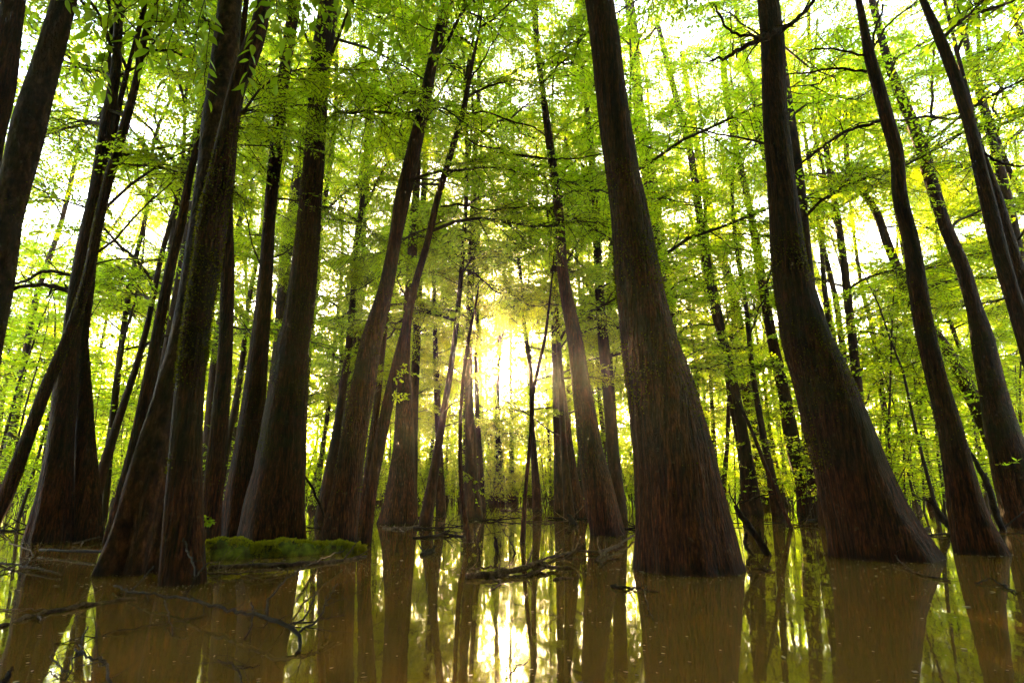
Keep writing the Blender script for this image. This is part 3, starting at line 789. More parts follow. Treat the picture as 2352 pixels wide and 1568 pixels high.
def name_by_place():
    cells = {}
    for o, what in WAIT:
        q = project((o.location.x, o.location.y, 1.0))
        x = q[0] if q else 1e9
        k = max(i for i, mk in enumerate(MARKS) if x >= mk[0])
        cells.setdefault((what, k), []).append((x, o))
    for (what, k), lst in cells.items():
        lst.sort(key=lambda t: t[0])
        for i, (x, o) in enumerate(lst):
            if MARKS[k][2]:
                o['label'] = what + ', ' + ORD[min(i, 19)] + ' right of ' + MARKS[k][1]
            elif k == 1:
                o['label'] = what + ', ' + ORD[min(i, 19)] + ' from the left frame edge'
            else:
                o['label'] = what + ' ' + MARKS[k][1]

# ------------------------------------------------------------------ background forest: shared trunks, each tree its own copy
def bg_trunk(seed, H, r):
    rng = random.Random(seed)
    lean, b = rng.uniform(-.06, .06), rng.uniform(-.03, .03)
    P, Rr = [], []
    for i in range(9):
        z = -.3 + (H + .3) * i / 8
        P.append(Vector((lean * z + b * H * math.sin(z / H * 4), rng.uniform(-.03, .03) * z, z)))
        Rr.append(r * (1 + 1.1 * math.exp(-max(z, 0) / 1.1)) * (1 - .75 * max(z, 0) / H))
    me, pp, rr = trunk_mesh(P, Rr, Vector((0, 0, 0)), 12, 30, M['bark_far'], .12, seed)
    return me, list(zip(pp, rr))
BG = [bg_trunk(500 + i, 18 + 1.6 * i, .08 + .018 * i) for i in range(7)]
def place_bg(x, y, kind, count, group, label, size=(.8, 1.35), sparse=True, z0f=.22, sprigs=2, bare=2):
    me, path = RNG.choice(BG)
    s = RNG.uniform(.85, 1.15)
    base = Vector((x, y, 0))
    root = thing('forest_tree', label, 'tree', base, group)
    if sparse:
        WAIT.append((root, label))
    tr = mesh_obj('trunk', me, root)
    flip = RNG.choice((-1, 1))
    tr.scale = (s * flip, s, s)
    wp = [(base + Vector((p.x * s * flip, p.y * s, p.z * s)), r * s) for p, r in path]
    H = wp[-1][0].z
    add_crown(root, base, wp, H * z0f, H - .2, count, kind, size, sparse, bare, sprigs)
placed = []
for band, (ya, yb, n, cnt) in enumerate(((14, 24, 24, 20), (24, 36, 34, 18), (36, 52, 36, 14))):
    got = 0
    for _ in range(4000):
        if got >= n:
            break
        y = RNG.uniform(ya, yb)
        x = RNG.uniform(-1.0, 1.0) * (y * .98 + 2)
        if abs(x) < (.055 * y + .25 if y < 34 else .25):          # the open channel under the sun
            continue
        if any((x - a) ** 2 + (y - b) ** 2 < 2.2 for a, b in placed):
            continue
        placed.append((x, y)); got += 1
        grp = ('nearer slender trees filling gaps', 'middle rank of slender trees', 'rear rank of slender trees')[band]
        lab = ('slender leafy tree of the nearer rank', 'slender leafy tree of the middle rank', 'thin tree of the rear rank')[band]
        place_bg(x, y, RNG.choice(('broad', 'feather', 'feather')), cnt, grp, lab, ((.9, 1.4), (1.1, 1.8), (1.3, 2.1))[band])
for x, y in ((-3.5, 40), (2.8, 41), (-1.6, 47), (1.5, 50), (4.6, 45), (-5.2, 46), (6.5, 39), (-7, 41), (3.4, 36), (-2.6, 52)):
    place_bg(x, y, 'feather', 20, 'slim trees at the end of the channel', 'slim feathery tree at the channel end', (1.1, 1.8))
# the forest goes on behind and beside the camera and shades it
for i in range(16):
    a = R(205 + 130 * i / 15 + RNG.uniform(-4, 4))
    d = RNG.uniform(6, 15)
    place_bg(math.cos(a) * d, math.sin(a) * d, 'broad', 34, 'trees standing behind the viewpoint', 'leafy flooded tree standing behind the viewpoint', (1.5, 2.3), False, .12, 0, 0)
def shade_leaves_behind():  # unseen loose leaves, added behind and overhead to keep sky light off trunk fronts
    rng = random.Random(19)
    mb = MB()
    for i in range(56000):
        a = rng.uniform(R(165), R(375))
        d = rng.uniform(11, 26)
        z = 17 * rng.random() ** 1.1
        p = Vector((math.cos(a) * d, math.sin(a) * d, z))
        if i % 4 == 0:
            p = Vector((rng.uniform(-13, 13), rng.uniform(-13, 3), rng.uniform(10, 17)))
        ll = rng.uniform(.35, .8)
        leaf4(mb, p, rv(rng), Vector((0, 0, 1)) + rv(rng, .8), ll, ll * .55, .2, 0)
    o = mesh_obj('unseen_shade_leaves', mb.mesh('unseen_shade_leaves', [M['leaf']], False))
    tag(o, 'unseen foliage added behind and above the viewpoint to shade the trunks', 'forest', None, 'stuff')
shade_leaves_behind()
for x in (-17, -13, -20, 14, 18, 21):
    place_bg(x, RNG.uniform(1, 9), 'broad', 30, 'trees standing beside the viewpoint', 'leafy flooded tree standing beside the viewpoint', (1.3, 2.0), False, .12, 0, 0)

# ------------------------------------------------------------------ understory shrubs
def gen_shrub(seed, H):
    rng = random.Random(seed)
    st, fo = MB(), MB()
    for i in range(rng.randint(6, 9)):
        a = rng.uniform(0, 6.28)
        d = Vector((math.cos(a) * rng.uniform(.1, .55), math.sin(a) * rng.uniform(.1, .55), 1)).normalized()
        p = Vector((rng.gauss(0, .18), rng.gauss(0, .18), -.15))
        h = H * rng.uniform(.6, 1.05)
        pts = [p]
        for j in range(6):
            d = (d + rv(rng, .13)).normalized()
            pts.append(pts[-1] + d * h / 6)
        tube(st, pts, [.016 * (1 - .75 * j / 6) for j in range(7)], 4, 0, cap=False)
        for j in range(13):
            q = 1.3 + 4.6 * (j + rng.random()) / 13
            b = pts[int(q)].lerp(pts[int(q) + 1], q - int(q))
            a = rng.uniform(0, 6.28)
            dd = Vector((math.cos(a), math.sin(a), rng.uniform(-.1, .5))).normalized()
            l = rng.uniform(.25, .65)
            tw = [b, b + dd * l * .5 + rv(rng, .02), b + dd * l - Vector((0, 0, .12 * l))]
            tube(st, tw, [.005, .004, .002], 3, 0, cap=False)
            for m_ in range(13):
                s = .2 + .8 * (m_ + rng.random()) / 13
                pp = tw[0].lerp(tw[1], s * 2) if s < .5 else tw[1].lerp(tw[2], s * 2 - 1)
                la = (dd * .5 + rv(rng, .6)).normalized()
                ll = rng.uniform(.05, .10)
                leaf4(fo, pp, la, Vector((0, 0, 1)) + rv(rng, .4), ll, ll * .5, .2, 0)
    return st.mesh('stems', [M['twig']], False), fo.mesh('foliage', [M['shrub_leaf']], False)
SHRUBS = [gen_shrub(700 + i, 2.4 + .4 * i) for i in range(5)]
def place_shrub(x, y, s, label, group):
    a, b = RNG.choice(SHRUBS)
    root = thing('shrub', label, 'shrub', (x, y, 0), group)
    WAIT.append((root, label))
    root.rotation_euler = (0, 0, RNG.uniform(0, 6.28))
    root.scale = (s, s, s * RNG.uniform(.85, 1.2))
    mesh_obj('stems', a, root); mesh_obj('foliage', b, root)
got = 0
while got < 165:
    y = RNG.uniform(18, 50) if got < 105 else RNG.uniform(28, 52)
    x = RNG.uniform(-1, 1) * y * .95
    if abs(x) < (.06 * y + .3 if y < 30 else .03 * y + .2) and y < 46:
        continue
    if y < 25 and -.25 * y < x < .30 * y:
        continue
    far = y > 33
    place_shrub(x, y, RNG.uniform(.8, 1.35) * (1.3 if far else 1), 'far thicket shrub' if far else 'bright nearer thicket shrub', 'far thicket shrubs' if far else 'nearer thicket shrubs')
    got += 1
for i in range(16):      # the bank closing the channel
    x = -6 + 12 * i / 15
    place_shrub(x, RNG.uniform(48, 53), RNG.uniform(1.0, 1.5), 'pale shrub at the channel end', 'shrubs at the end of the channel')

def gen_young(seed, H):
    rng = random.Random(seed)
    st, fo = MB(), MB()
    UP = Vector((0, 0, 1))
    pts, p, d = [], Vector((0, 0, -.2)), Vector((rng.gauss(0, .08), rng.gauss(0, .08), 1)).normalized()
    for j in range(9):
        pts.append(p)
        p = p + d * (H / 8)
        d = (d + rv(rng, .09) + UP * .05).normalized()
    tube(st, pts, [.006 * H * (1 - .8 * j / 8) for j in range(9)], 6, 0)
    nb = 24
    for i in range(nb):
        q = 1.0 + 6.95 * (i + rng.random()) / nb
        b = pts[int(q)].lerp(pts[int(q) + 1], q - int(q))
        a = i * 2.4 + rng.uniform(-.5, .5)
        d = Vector((math.cos(a), math.sin(a), rng.uniform(.0, .45))).normalized()
        l = H * rng.uniform(.16, .30) * (1.15 - .09 * q)
        br = [b + d * l * t - UP * (.22 * l * t * t) + rv(rng, .03 * l) * (t > 0) for t in (0, .33, .66, 1)]
        tube(st, br, [.012, .009, .006, .003], 3, 0, cap=False)
        for k in range(9):
            t = .2 + .8 * (k + rng.random()) / 9
            b2 = br[0].lerp(br[3], t) if t > .66 else br[0].lerp(br[2], t / .66)
            sd = UP.cross(d).normalized() * (1 if k % 2 else -1)
            d2 = (d * .6 + sd * .8 + UP * rng.gauss(0, .25)).normalized()
            l2 = l * rng.uniform(.22, .45)
            e2 = b2 + d2 * l2 - UP * .1 * l2
            tube(st, [b2, e2], [.004, .002], 3, 0, cap=False)
            n = 9
            for m_ in range(n):
                s = .15 + .85 * (m_ + rng.random()) / n
                la = (d2 * .6 + UP.cross(d2) * (1 if m_ % 2 else -1) * .8 + rv(rng, .3)).normalized()
                ll = rng.uniform(.075, .14)
                leaf4(fo, b2.lerp(e2, s), la, UP + rv(rng, .4), ll, ll * rng.uniform(.42, .55), .2, 0)
    return st.mesh('stem', [M['twig']], False), fo.mesh('foliage', [M['shrub_leaf']], False)
YOUNG = [gen_young(800 + i, 5.0 + .9 * i) for i in range(6)]
def place_young(x, y, s, label, group):
    a, b = RNG.choice(YOUNG)
    root = thing('young_tree', label, 'tree', (x, y, 0), group)
    WAIT.append((root, label))
    root.rotation_euler = (0, 0, RNG.uniform(0, 6.28))
    root.scale = (s, s, s)
    mesh_obj('stem', a, root); mesh_obj('foliage', b, root)
got = 0
while got < 150:
    y = RNG.uniform(17, 54) if got < 100 else RNG.uniform(30, 50)
    x = RNG.uniform(-1, 1) * (y * .95)
    if got < 16:
        y = RNG.uniform(15, 26); x = y * RNG.uniform(.50, .95)
    elif got < 24:
        y = RNG.uniform(13, 22); x = -y * RNG.uniform(.72, 1.0)
    if abs(x) < .07 * y and y < 36:
        continue
    if y < 24 and -.35 * y < x < .40 * y:
        continue
    far = y > 34
    place_young(x, y, RNG.uniform(.8, 1.2), 'rear young leafy tree' if far else 'nearer young leafy tree', 'rear understory trees' if far else 'nearer understory trees')
    got += 1

for i in range(64):      # the leafy wall that closes the channel
    x = -9 + 18 * (i + RNG.random()) / 64
    place_young(x, RNG.uniform(36, 50), RNG.uniform(.7, 1.1), 'young tree closing the channel', 'young trees closing the channel')
for i in range(34):
    x = -9 + 18 * (i + RNG.random()) / 34
    place_shrub(x, RNG.uniform(34, 41), RNG.uniform(.7, 1.15), 'low shrub closing the channel', 'low shrubs closing the channel')

# the far wood beyond, one mass
def far_wood():
    rng = random.Random(9)
    mb = MB()
    for i in range(170):
        y = rng.uniform(54, 84)
        x = rng.uniform(-1, 1) * y * 1.05
        h = rng.uniform(12, 22)
        l = rng.uniform(-.05, .05)
        pts = [Vector((x + l * z, y, z)) for z in (-.2, h * .3, h * .65, h)]
        r = rng.uniform(.08, .2)
        tube(mb, pts, [r * 1.6, r, r * .7, r * .2], 5, 0, cap=False)
    for i in range(215000):
        y = rng.uniform(54, 86)
        x = rng.uniform(-1, 1) * y * 1.05
        z = 19 * rng.random() ** 1.9 + .1
        p = Vector((x, y, z))
        q = project(p)
        if off_sun_line(p) < 1.4 and rng.random() < .8:
            continue
        la = rv(rng)
        ll = rng.uniform(.3, .72)
        leaf4(mb, p, la, Vector((0, 0, 1)) + rv(rng, .6), ll, ll * .5, .2, 1)
    o = mesh_obj('far_wood', mb.mesh('far_wood', [M['bark_far'], M['shrub_leaf']], False))
    tag(o, 'hazy green mass of distant flooded forest', 'forest', None, 'stuff')
def bank():
    rng = random.Random(14)
    mb = MB()
    nx, ny = 60, 10
    V = []
    for j in range(ny):
        for i in range(nx):
            x = -130 + 260 * i / (nx - 1)
            y = 55 + 50 * j / (ny - 1)
            z = -.4 + 5.5 * (j / (ny - 1)) ** .8 + rng.uniform(-.15, .15) + .4 * math.sin(x * .12 + j)
            V.append((x, y + 2.0 * math.sin(x * .2), z))
    F = [(j * nx + i, j * nx + i + 1, (j + 1) * nx + i + 1, (j + 1) * nx + i) for j in range(ny - 1) for i in range(nx - 1)]
    mb.add(V, F)
    m, nt, out = new_mat('leaf_strewn_soil')
    tc = nt.nodes.new('ShaderNodeTexCoord')
    n1 = node(nt, 'ShaderNodeTexNoise', Scale=1.5, Detail=8.0)
    nt.links.new(tc.outputs['Object'], n1.inputs['Vector'])
    c = ramp(nt, [(.35, (0.03, 0.035, 0.008)), (.65, (0.075, 0.085, 0.016))], n1.outputs[0])
    bs = node(nt, 'ShaderNodeBsdfPrincipled', Roughness=.9)
    nt.links.new(c, bs.inputs['Base Color']); nt.links.new(bs.outputs[0], out.inputs[0])
    o = mesh_obj('ground', mb.mesh('ground', [m], True))
    tag(o, 'low wooded bank rising beyond the flooded forest', None, None, 'structure')
bank()
far_wood()

# ------------------------------------------------------------------ mossy log, driftwood, snags
def px_rad(p, w):
    q = project(p)
    return w * .5 * q[2] / FPX
def wood(name, label, cat, lines, mat='dead', up=False, seg=8, twigs=0.0, seed=1, group=None, wob=.006):
    """lines of (px, py, width px, height above water); first line is the main stem, the rest its forks"""
    rng = random.Random(seed)
    mb = MB()
    base = None
    for li, ln in enumerate(lines):
        if up:
            Y0 = on_z(ln[0][0], ln[0][1], 0).y if li == 0 else Y0
            P = [on_y(q[0], q[1], Y0 + (q[3] if len(q) > 3 else 0)) for q in ln]
        else:
            P = [on_z(q[0], q[1], q[3] if len(q) > 3 else .012) for q in ln]
        Rr = [px_rad(p, q[2]) * (1.05 if name == 'dead_branch' else .95) for p, q in zip(P, ln)]
        if base is None:
            base = Vector((P[0].x, P[0].y, 0))
            if up:
                d = (P[0] - P[1]).normalized()
                P.insert(0, P[0] + d * .25); Rr.insert(0, Rr[0])
        a, b = smooth_path(P, Rr, max(6, 5 * len(ln)))
        a = [v + rv(rng, wob) * (0 < i < len(a) - 1) for i, v in enumerate(a)]
        ph = rng.uniform(0, 6)
        sg = seg if li == 0 else 6
        tube(mb, [v - base for v in a], b, sg, 0, lambda i, t: 1 + .10 * math.sin(2 * t + ph + i * .7) + .07 * math.sin(3 * t + i * 1.3))
        for i in range(1, len(a) - 1):
            if rng.random() < twigs:
                dv = ((a[i + 1] - a[i]).normalized() + rv(rng, .6) + Vector((0, 0, .25))).normalized()
                l = rng.uniform(.08, .35)
                e = a[i] + dv * l
                e.z = max(e.z, .004)
                mid = a[i].lerp(e, .5) + rv(rng, .015)
                tube(mb, [a[i] - base, mid - base, e - base], [max(b[i] * .45, .0018), max(b[i] * .3, .0014), .0008], 4, 0, cap=False)
    o = mesh_obj(name, mb.mesh(name, [M[mat]], True), None, base)
    tag(o, label, cat, group)
    return o

def mossy_log():
    rng = random.Random(3)
    A, B = on_z(462, 1288, 0), on_z(838, 1264, 0)
    A.y += .12; B.y += .06
    n = 22
    pts = [A.lerp(B, i / (n - 1)) + Vector((0, .06 * math.sin(i * .45), .055 - .045 * (i / (n - 1)) + .014 * math.sin(i * .9) + .008 * math.sin(i * 2.3))) for i in range(n)]
    rad = [.165 - .045 * (i / (n - 1)) - .075 * max(0, i / (n - 1) - .6) / .4 - (.02 if i == n - 1 else 0) + .022 * math.sin(i * .8) + .012 * math.sin(i * 2.1) for i in range(n)]
    base = Vector((A.x, A.y, 0))
    root = thing('mossy_log', 'long fallen log thickly covered in green moss beside the left trunks', 'log', base)
    mb = MB()
    tube(mb, [p - base for p in pts], rad, 16, 0, lambda i, t: 1 + .06 * math.sin(3 * t + i * .4) + .04 * math.sin(5 * t - i * .9))
    m, nt, out = new_mat('moss_grown_wood')
    tc = nt.nodes.new('ShaderNodeTexCoord')
    n1 = node(nt, 'ShaderNodeTexNoise', Scale=9.0, Detail=6.0)
    nt.links.new(tc.outputs['Object'], n1.inputs['Vector'])
    c = ramp(nt, [(.34, (0.022, 0.014, 0.006)), (.5, (0.060, 0.075, 0.008)), (.68, (0.13, 0.15, 0.012))], n1.outputs[0])
    bs = node(nt, 'ShaderNodeBsdfPrincipled', Roughness=.95)
    bs.inputs['Specular IOR Level'].default_value = .1
    nt.links.new(c, bs.inputs['Base Color']); nt.links.new(bs.outputs[0], out.inputs[0])
    mesh_obj('log_body', mb.mesh('log_body', [m], True), root)
    mo = MB()
    for i in range(24000):
        q = rng.random() * (n - 1.01)
        k = int(q)
        p = pts[k].lerp(pts[k + 1], q - k); r = rad[k]
        a = rng.uniform(-.2, 3.95) if i % 2 else rng.uniform(2.0, 3.9)
        d = Vector((0, math.cos(a), math.sin(a)))
        ax = (d + rv(rng, .35) + Vector((0, 0, .25))).normalized()
        clump = .6 + .8 * abs(math.sin(q * 3.1 + a * 2.0) * math.sin(q * 1.1 + 1))
        l = rng.uniform(.018, .042) * clump
        leaf4(mo, p + d * (r * .98) - base, ax, rv(rng), l, l * .45, .2, 0)
    o = mesh_obj('moss', mo.mesh('moss', [M['log_moss']], False), root)
    tag(o, 'bright green shaggy moss', None, None, 'stuff')
M['log_moss'] = leaf_material('log_moss', (0.10, 0.14, 0.008), (0.27, 0.25, 0.012), (0.30, 0.36, 0.008), (0.60, 0.52, 0.012), trans=.35, gloss=0.0)
mossy_log()
wood('driftwood', 'low bark stripped branch lying alongside the mossy log on the water', 'branch', [[(480, 1303, 9, .01), (560, 1300, 11, .015), (680, 1296, 12, .015), (790, 1286, 10, .01), (840, 1276, 6, .01)]], 'dead', seed=21, twigs=.15)
wood('driftwood', 'forked bare driftwood limb floating in front of the sun reflection', 'branch',
     [[(1072, 1323, 15, .02), (1115, 1318, 15, .03), (1165, 1313, 14, .035), (1204, 1303, 14, .05), (1225, 1297, 14, .055), (1262, 1302, 10, .035), (1310, 1303, 7, .012)],
      [(1150, 1324, 8, .008), (1200, 1322, 8, .01), (1232, 1314, 7, .02), (1250, 1304, 6, .04)], [(1078, 1308, 5, .03), (1130, 1302, 5, .05), (1166, 1307, 5, .04)],
      [(1120, 1322, 5, .01), (1150, 1336, 4, .006), (1130, 1352, 3, .006)]], 'dead', seed=4, twigs=.35, seg=10)
wood('driftwood', 'long thin grey branch running from the driftwood to the largest trunk foot', 'branch',
     [[(1232, 1288, 5, .02), (1285, 1274, 6, .03), (1335, 1265, 6, .03), (1366, 1267, 6, .03), (1416, 1252, 5, .05), (1456, 1228, 4, .06)],
      [(1366, 1287, 6, .01), (1400, 1262, 5, .04), (1431, 1250, 4, .05)], [(1376, 1303, 4, .008), (1396, 1283, 4, .02), (1436, 1283, 3, .01)]], 'dead', seed=5, twigs=.5)
wood('driftwood', 'pale splintered stub poking up beside the thin grey branch', 'branch', [[(1296, 1284, 8, 0), (1325, 1262, 7, 0), (1332, 1235, 4, 0)], [(1322, 1265, 5), (1338, 1248, 3)]], 'dead', True, seed=6)
wood('driftwood', 'small flat sliver of wood afloat below the forked driftwood limb', 'branch', [[(1270, 1330, 5, .006), (1295, 1327, 7, .008), (1318, 1328, 4, .006)]], 'dead', seed=7)
wood('snag', 'short dark post standing in the water above the driftwood', 'stump', [[(1141, 1267, 9), (1139, 1248, 10), (1135, 1232, 6)]], 'wet_wood', True, seed=8)
wood('snag', 'thin crossing twigs standing in the water left of the short post', 'branch', [[(1105, 1285, 3), (1098, 1250, 3), (1088, 1215, 2)], [(1098, 1250, 2), (1112, 1228, 1.5), (1150, 1222, 1.2)]], 'wet_wood', True, seed=9)
wood('snag', 'leaning bare twig right of the short dark post', 'branch', [[(1184, 1270, 4), (1170, 1240, 3), (1154, 1214, 2)], [(1168, 1238, 2), (1176, 1224, 1.2)]], 'wet_wood', True, seed=10)
wood('snag', 'jagged little stump left of the leaning right centre trunk', 'stump', [[(1316, 1203, 20), (1312, 1192, 15), (1303, 1180, 5)], [(1318, 1200, 8), (1322, 1188, 6), (1325, 1178, 3)]], 'wet_wood', True, seed=11)
wood('floating_branch', 'dark branch afloat between the double buttressed trunk and the dead sapling', 'branch', [[(948, 1234, 5, .01), (985, 1232, 6, .02), (1020, 1226, 6, .03), (1068, 1231, 4, .012)], [(1010, 1228, 3, .02), (1030, 1216, 2, .05)]], 'wet_wood', seed=12, twigs=.4)
wood('floating_branch', 'clump of dark bark afloat just right of the mossy log tip', 'branch', [[(968, 1274, 9, .01), (982, 1268, 15, .02), (996, 1262, 8, .015)]], 'wet_wood', seed=13, twigs=.4)
wood('floating_branch', 'pale stick bits drifting below the double buttressed trunk', 'branch', [[(880, 1212, 4, .01), (918, 1214, 6, .015), (960, 1206, 4, .01)], [(905, 1208, 3, .01), (930, 1221, 3, .01)]], 'dead', seed=14, twigs=.4)
wood('floating_branch', 'stick with drooping twig afloat left of the largest trunk reflection', 'branch', [[(1404, 1345, 8, .012), (1425, 1349, 6, .012), (1450, 1350, 4, .01), (1512, 1358, 3, .006)], [(1482, 1343, 2.5, .02), (1484, 1380, 2.5, .01), (1502, 1423, 2, .006)]], 'wet_wood', seed=15, twigs=.2)
wood('floating_branch', 'long thin twig crossing the foot of the great right trunk', 'branch', [[(2020, 1232, 3, .20), (2076, 1297, 3.5, .03), (2120, 1320, 4, .015), (2182, 1333, 4, .01)]], 'dead', seed=16, twigs=.25)
wood('floating_branch', 'curled twig afloat right of the dark reddish trunk reflection', 'branch', [[(2240, 1338, 4, .012), (2276, 1330, 3.5, .03), (2303, 1342, 4, .02), (2338, 1362, 4, .008)], [(2303, 1342, 3, .02), (2310, 1350, 4, .01)]], 'wet_wood', seed=17)
wood('floating_branch', 'small pale log afloat between the great right trunk and the reddish trunk', 'log', [[(2100, 1217, 7, .02), (2134, 1214, 8, .025)]], 'dead', seed=18)
wood('floating_branch', 'tiny pale scrap of sticks afloat right of the largest trunk', 'branch', [[(1733, 1305, 3, .008), (1758, 1307, 5, .012), (1780, 1313, 3, .008)], [(1755, 1300, 3, .01), (1766, 1312, 3, .01)]], 'dead', seed=19, twigs=.3)
wood('leaning_snag', 'dark broken log leaning out of the water right of the largest trunk', 'log',
     [[(1764, 1274, 17), (1740, 1235, 17), (1718, 1206, 16), (1696, 1172, 12), (1688, 1160, 7)], [(1712, 1225, 10), (1714, 1255, 9), (1736, 1281, 8)], [(1698, 1158, 4), (1738, 1141, 4), (1778, 1133, 3)],
      [(1700, 1172, 4), (1680, 1140, 3), (1672, 1110, 2)]], 'wet_wood', True, seed=20, twigs=.2)
wood('leaning_snag', 'thick dark snag leaning left beside the reddish right trunk', 'log', [[(2187, 1217, 15), (2165, 1190, 15), (2150, 1168, 13), (2137, 1141, 10)], [(2150, 1166, 5), (2130, 1150, 3), (2100, 1140, 2)]], 'wet_wood', True, seed=22, twigs=.3)
wood('leaning_snag', 'bent dark snag with knobbly top right of the reddish right trunk', 'log', [[(2303, 1216, 15), (2288, 1180, 14), (2275, 1132, 16), (2262, 1098, 12), (2235, 1050, 10), (2207, 1010, 8)], [(2290, 1225, 5), (2320, 1200, 4), (2350, 1175, 3)]], 'wet_wood', True, seed=23, twigs=.3)
wood('leaning_snag', 'bare dark branch slanting behind the leaning centre left trunk foot', 'branch', [[(760, 1235, 5), (735, 1160, 6), (715, 1115, 6), (698, 1090, 5)]], 'wet_wood', True, seed=24, twigs=.2)
# the dead brush in the left foreground
wood('dead_branch', 'large sprawling dead branch with many forks in the left foreground water', 'branch',
     [[(262, 1345, 4, .03), (302, 1357, 5, .05), (353, 1365, 5, .06), (423, 1373, 6, .07), (479, 1390, 7, .08), (554, 1405, 7, .09), (610, 1416, 9, .10), (650, 1433, 9, .09), (685, 1453, 9, .06), (688, 1484, 8, .02), (680, 1500, 6, .005)],
      [(615, 1418, 6, .10), (612, 1378, 5, .16), (635, 1358, 5, .18), (670, 1322, 4, .18), (730, 1287, 4, .15), (790, 1262, 3, .12)], [(685, 1453, 6, .06), (731, 1418, 5, .10), (756, 1373, 4, .14), (775, 1340, 3, .16)],
      [(670, 1438, 5, .08), (705, 1408, 4, .12), (726, 1358, 3, .18)], [(423, 1373, 5, .07), (448, 1327, 4, .20), (433, 1272, 4, .32), (418, 1232, 3, .42)], [(448, 1327, 3, .20), (470, 1300, 3, .24), (500, 1290, 2, .24)],
      [(378, 1378, 3, .06), (388, 1410, 3, .04), (398, 1458, 3, .006)], [(577, 1383, 4, .08), (580, 1433, 4, .05), (560, 1468, 4, .006)], [(650, 1433, 4, .09), (720, 1425, 3, .09), (790, 1412, 2, .08)], [(302, 1357, 4, .05), (330, 1328, 4, .10), (352, 1300, 3, .14)]],
     'wet_wood', seed=30, twigs=.42, seg=8)
wood('floating_log', 'thin waterlogged pole floating flat at the lower left', 'log', [[(-20, 1444, 8, .004), (75, 1413, 9, .008), (166, 1395, 9, .010), (252, 1380, 8, .008), (312, 1373, 5, .006)], [(90, 1410, 4, .01), (92, 1428, 3, .006)], [(130, 1400, 4, .01), (60, 1400, 3, .01), (0, 1398, 3, .01)]], 'dead', seed=31, twigs=.1)
wood('floating_log', 'dark straight stick resting against the fluted left trunk base', 'log', [[(92, 1262, 6, .05), (200, 1266, 7, .07), (282, 1267, 7, .09), (368, 1280, 6, .10)]], 'wet_wood', seed=32, twigs=.15)
wood('dead_branch', 'pale tangle of drowned twigs at the left frame edge', 'branch', [[(-10, 1290, 5, .02), (66, 1302, 5, .03), (141, 1320, 4, .02)], [(0, 1312, 3, .02), (60, 1290, 3, .04), (110, 1280, 2, .06)], [(60, 1301, 3, .03), (75, 1270, 3, .1), (20, 1245, 2, .15)]], 'dead', seed=33, twigs=.6)
wood('dead_branch', 'pale bent twig beside the far left cluster base', 'branch', [[(166, 1248, 3, .02), (190, 1243, 4, .05), (232, 1230, 4, .06)], [(190, 1243, 3, .05), (186, 1256, 3, .02)]], 'dead', seed=34, twigs=.3)
wood('dead_branch', 'forked dark twig rising at the bottom edge, left of middle', 'branch', [[(258, 1575, 6, .02), (243, 1524, 6, .05), (212, 1508, 5, .06), (172, 1490, 4, .05)], [(243, 1526, 4, .05), (232, 1508, 4, .07)]], 'wet_wood', seed=35, twigs=.25)
wood('dead_branch', 'thin dark twig at the bottom left, rising toward the floating pole', 'branch', [[(150, 1560, 3, .01), (175, 1510, 3, .05), (190, 1462, 3, .08), (202, 1438, 3, .10)], [(160, 1545, 3, .02), (130, 1520, 3, .03), (115, 1505, 2, .03)]], 'wet_wood', seed=36, twigs=.2)
wood('dead_branch', 'short hooked twig at the bottom edge right of the forked twig', 'branch', [[(562, 1578, 5, .01), (540, 1532, 5, .04), (500, 1514, 4, .05)], [(540, 1532, 3, .04), (575, 1530, 3, .04), (595, 1526, 2, .03)]], 'wet_wood', seed=37, twigs=.25)
wood('dead_branch', 'dark spike of wood in the bottom left corner', 'branch', [[(-5, 1590, 14, .01), (20, 1548, 10, .06), (28, 1530, 5, .09)]], 'wet_wood', seed=38)
wood('dead_branch', 'hair thin straight twig floating below the sprawling dead branch', 'branch', [[(125, 1478, 2, .006), (255, 1452, 2.5, .01), (400, 1426, 2, .012), (470, 1410, 2, .012)]], 'wet_wood', seed=39, twigs=.15)
wood('dead_branch', 'slender twig slanting across the bottom centre sun reflection', 'branch', [[(1150, 1575, 3, .006), (1180, 1540, 3, .03), (1216, 1512, 2, .05)]], 'wet_wood', seed=40)
wood('dead_branch', 'tangled drowned twigs between the nearest left trunk and the mossy log', 'branch', [[(465, 1312, 3, .02), (520, 1318, 4, .03), (590, 1312, 4, .03), (650, 1305, 3, .02)], [(500, 1316, 3, .03), (505, 1290, 3, .1)], [(540, 1316, 3, .03), (600, 1330, 3, .02), (650, 1326, 2, .01)]], 'dead', seed=41, twigs=.6)

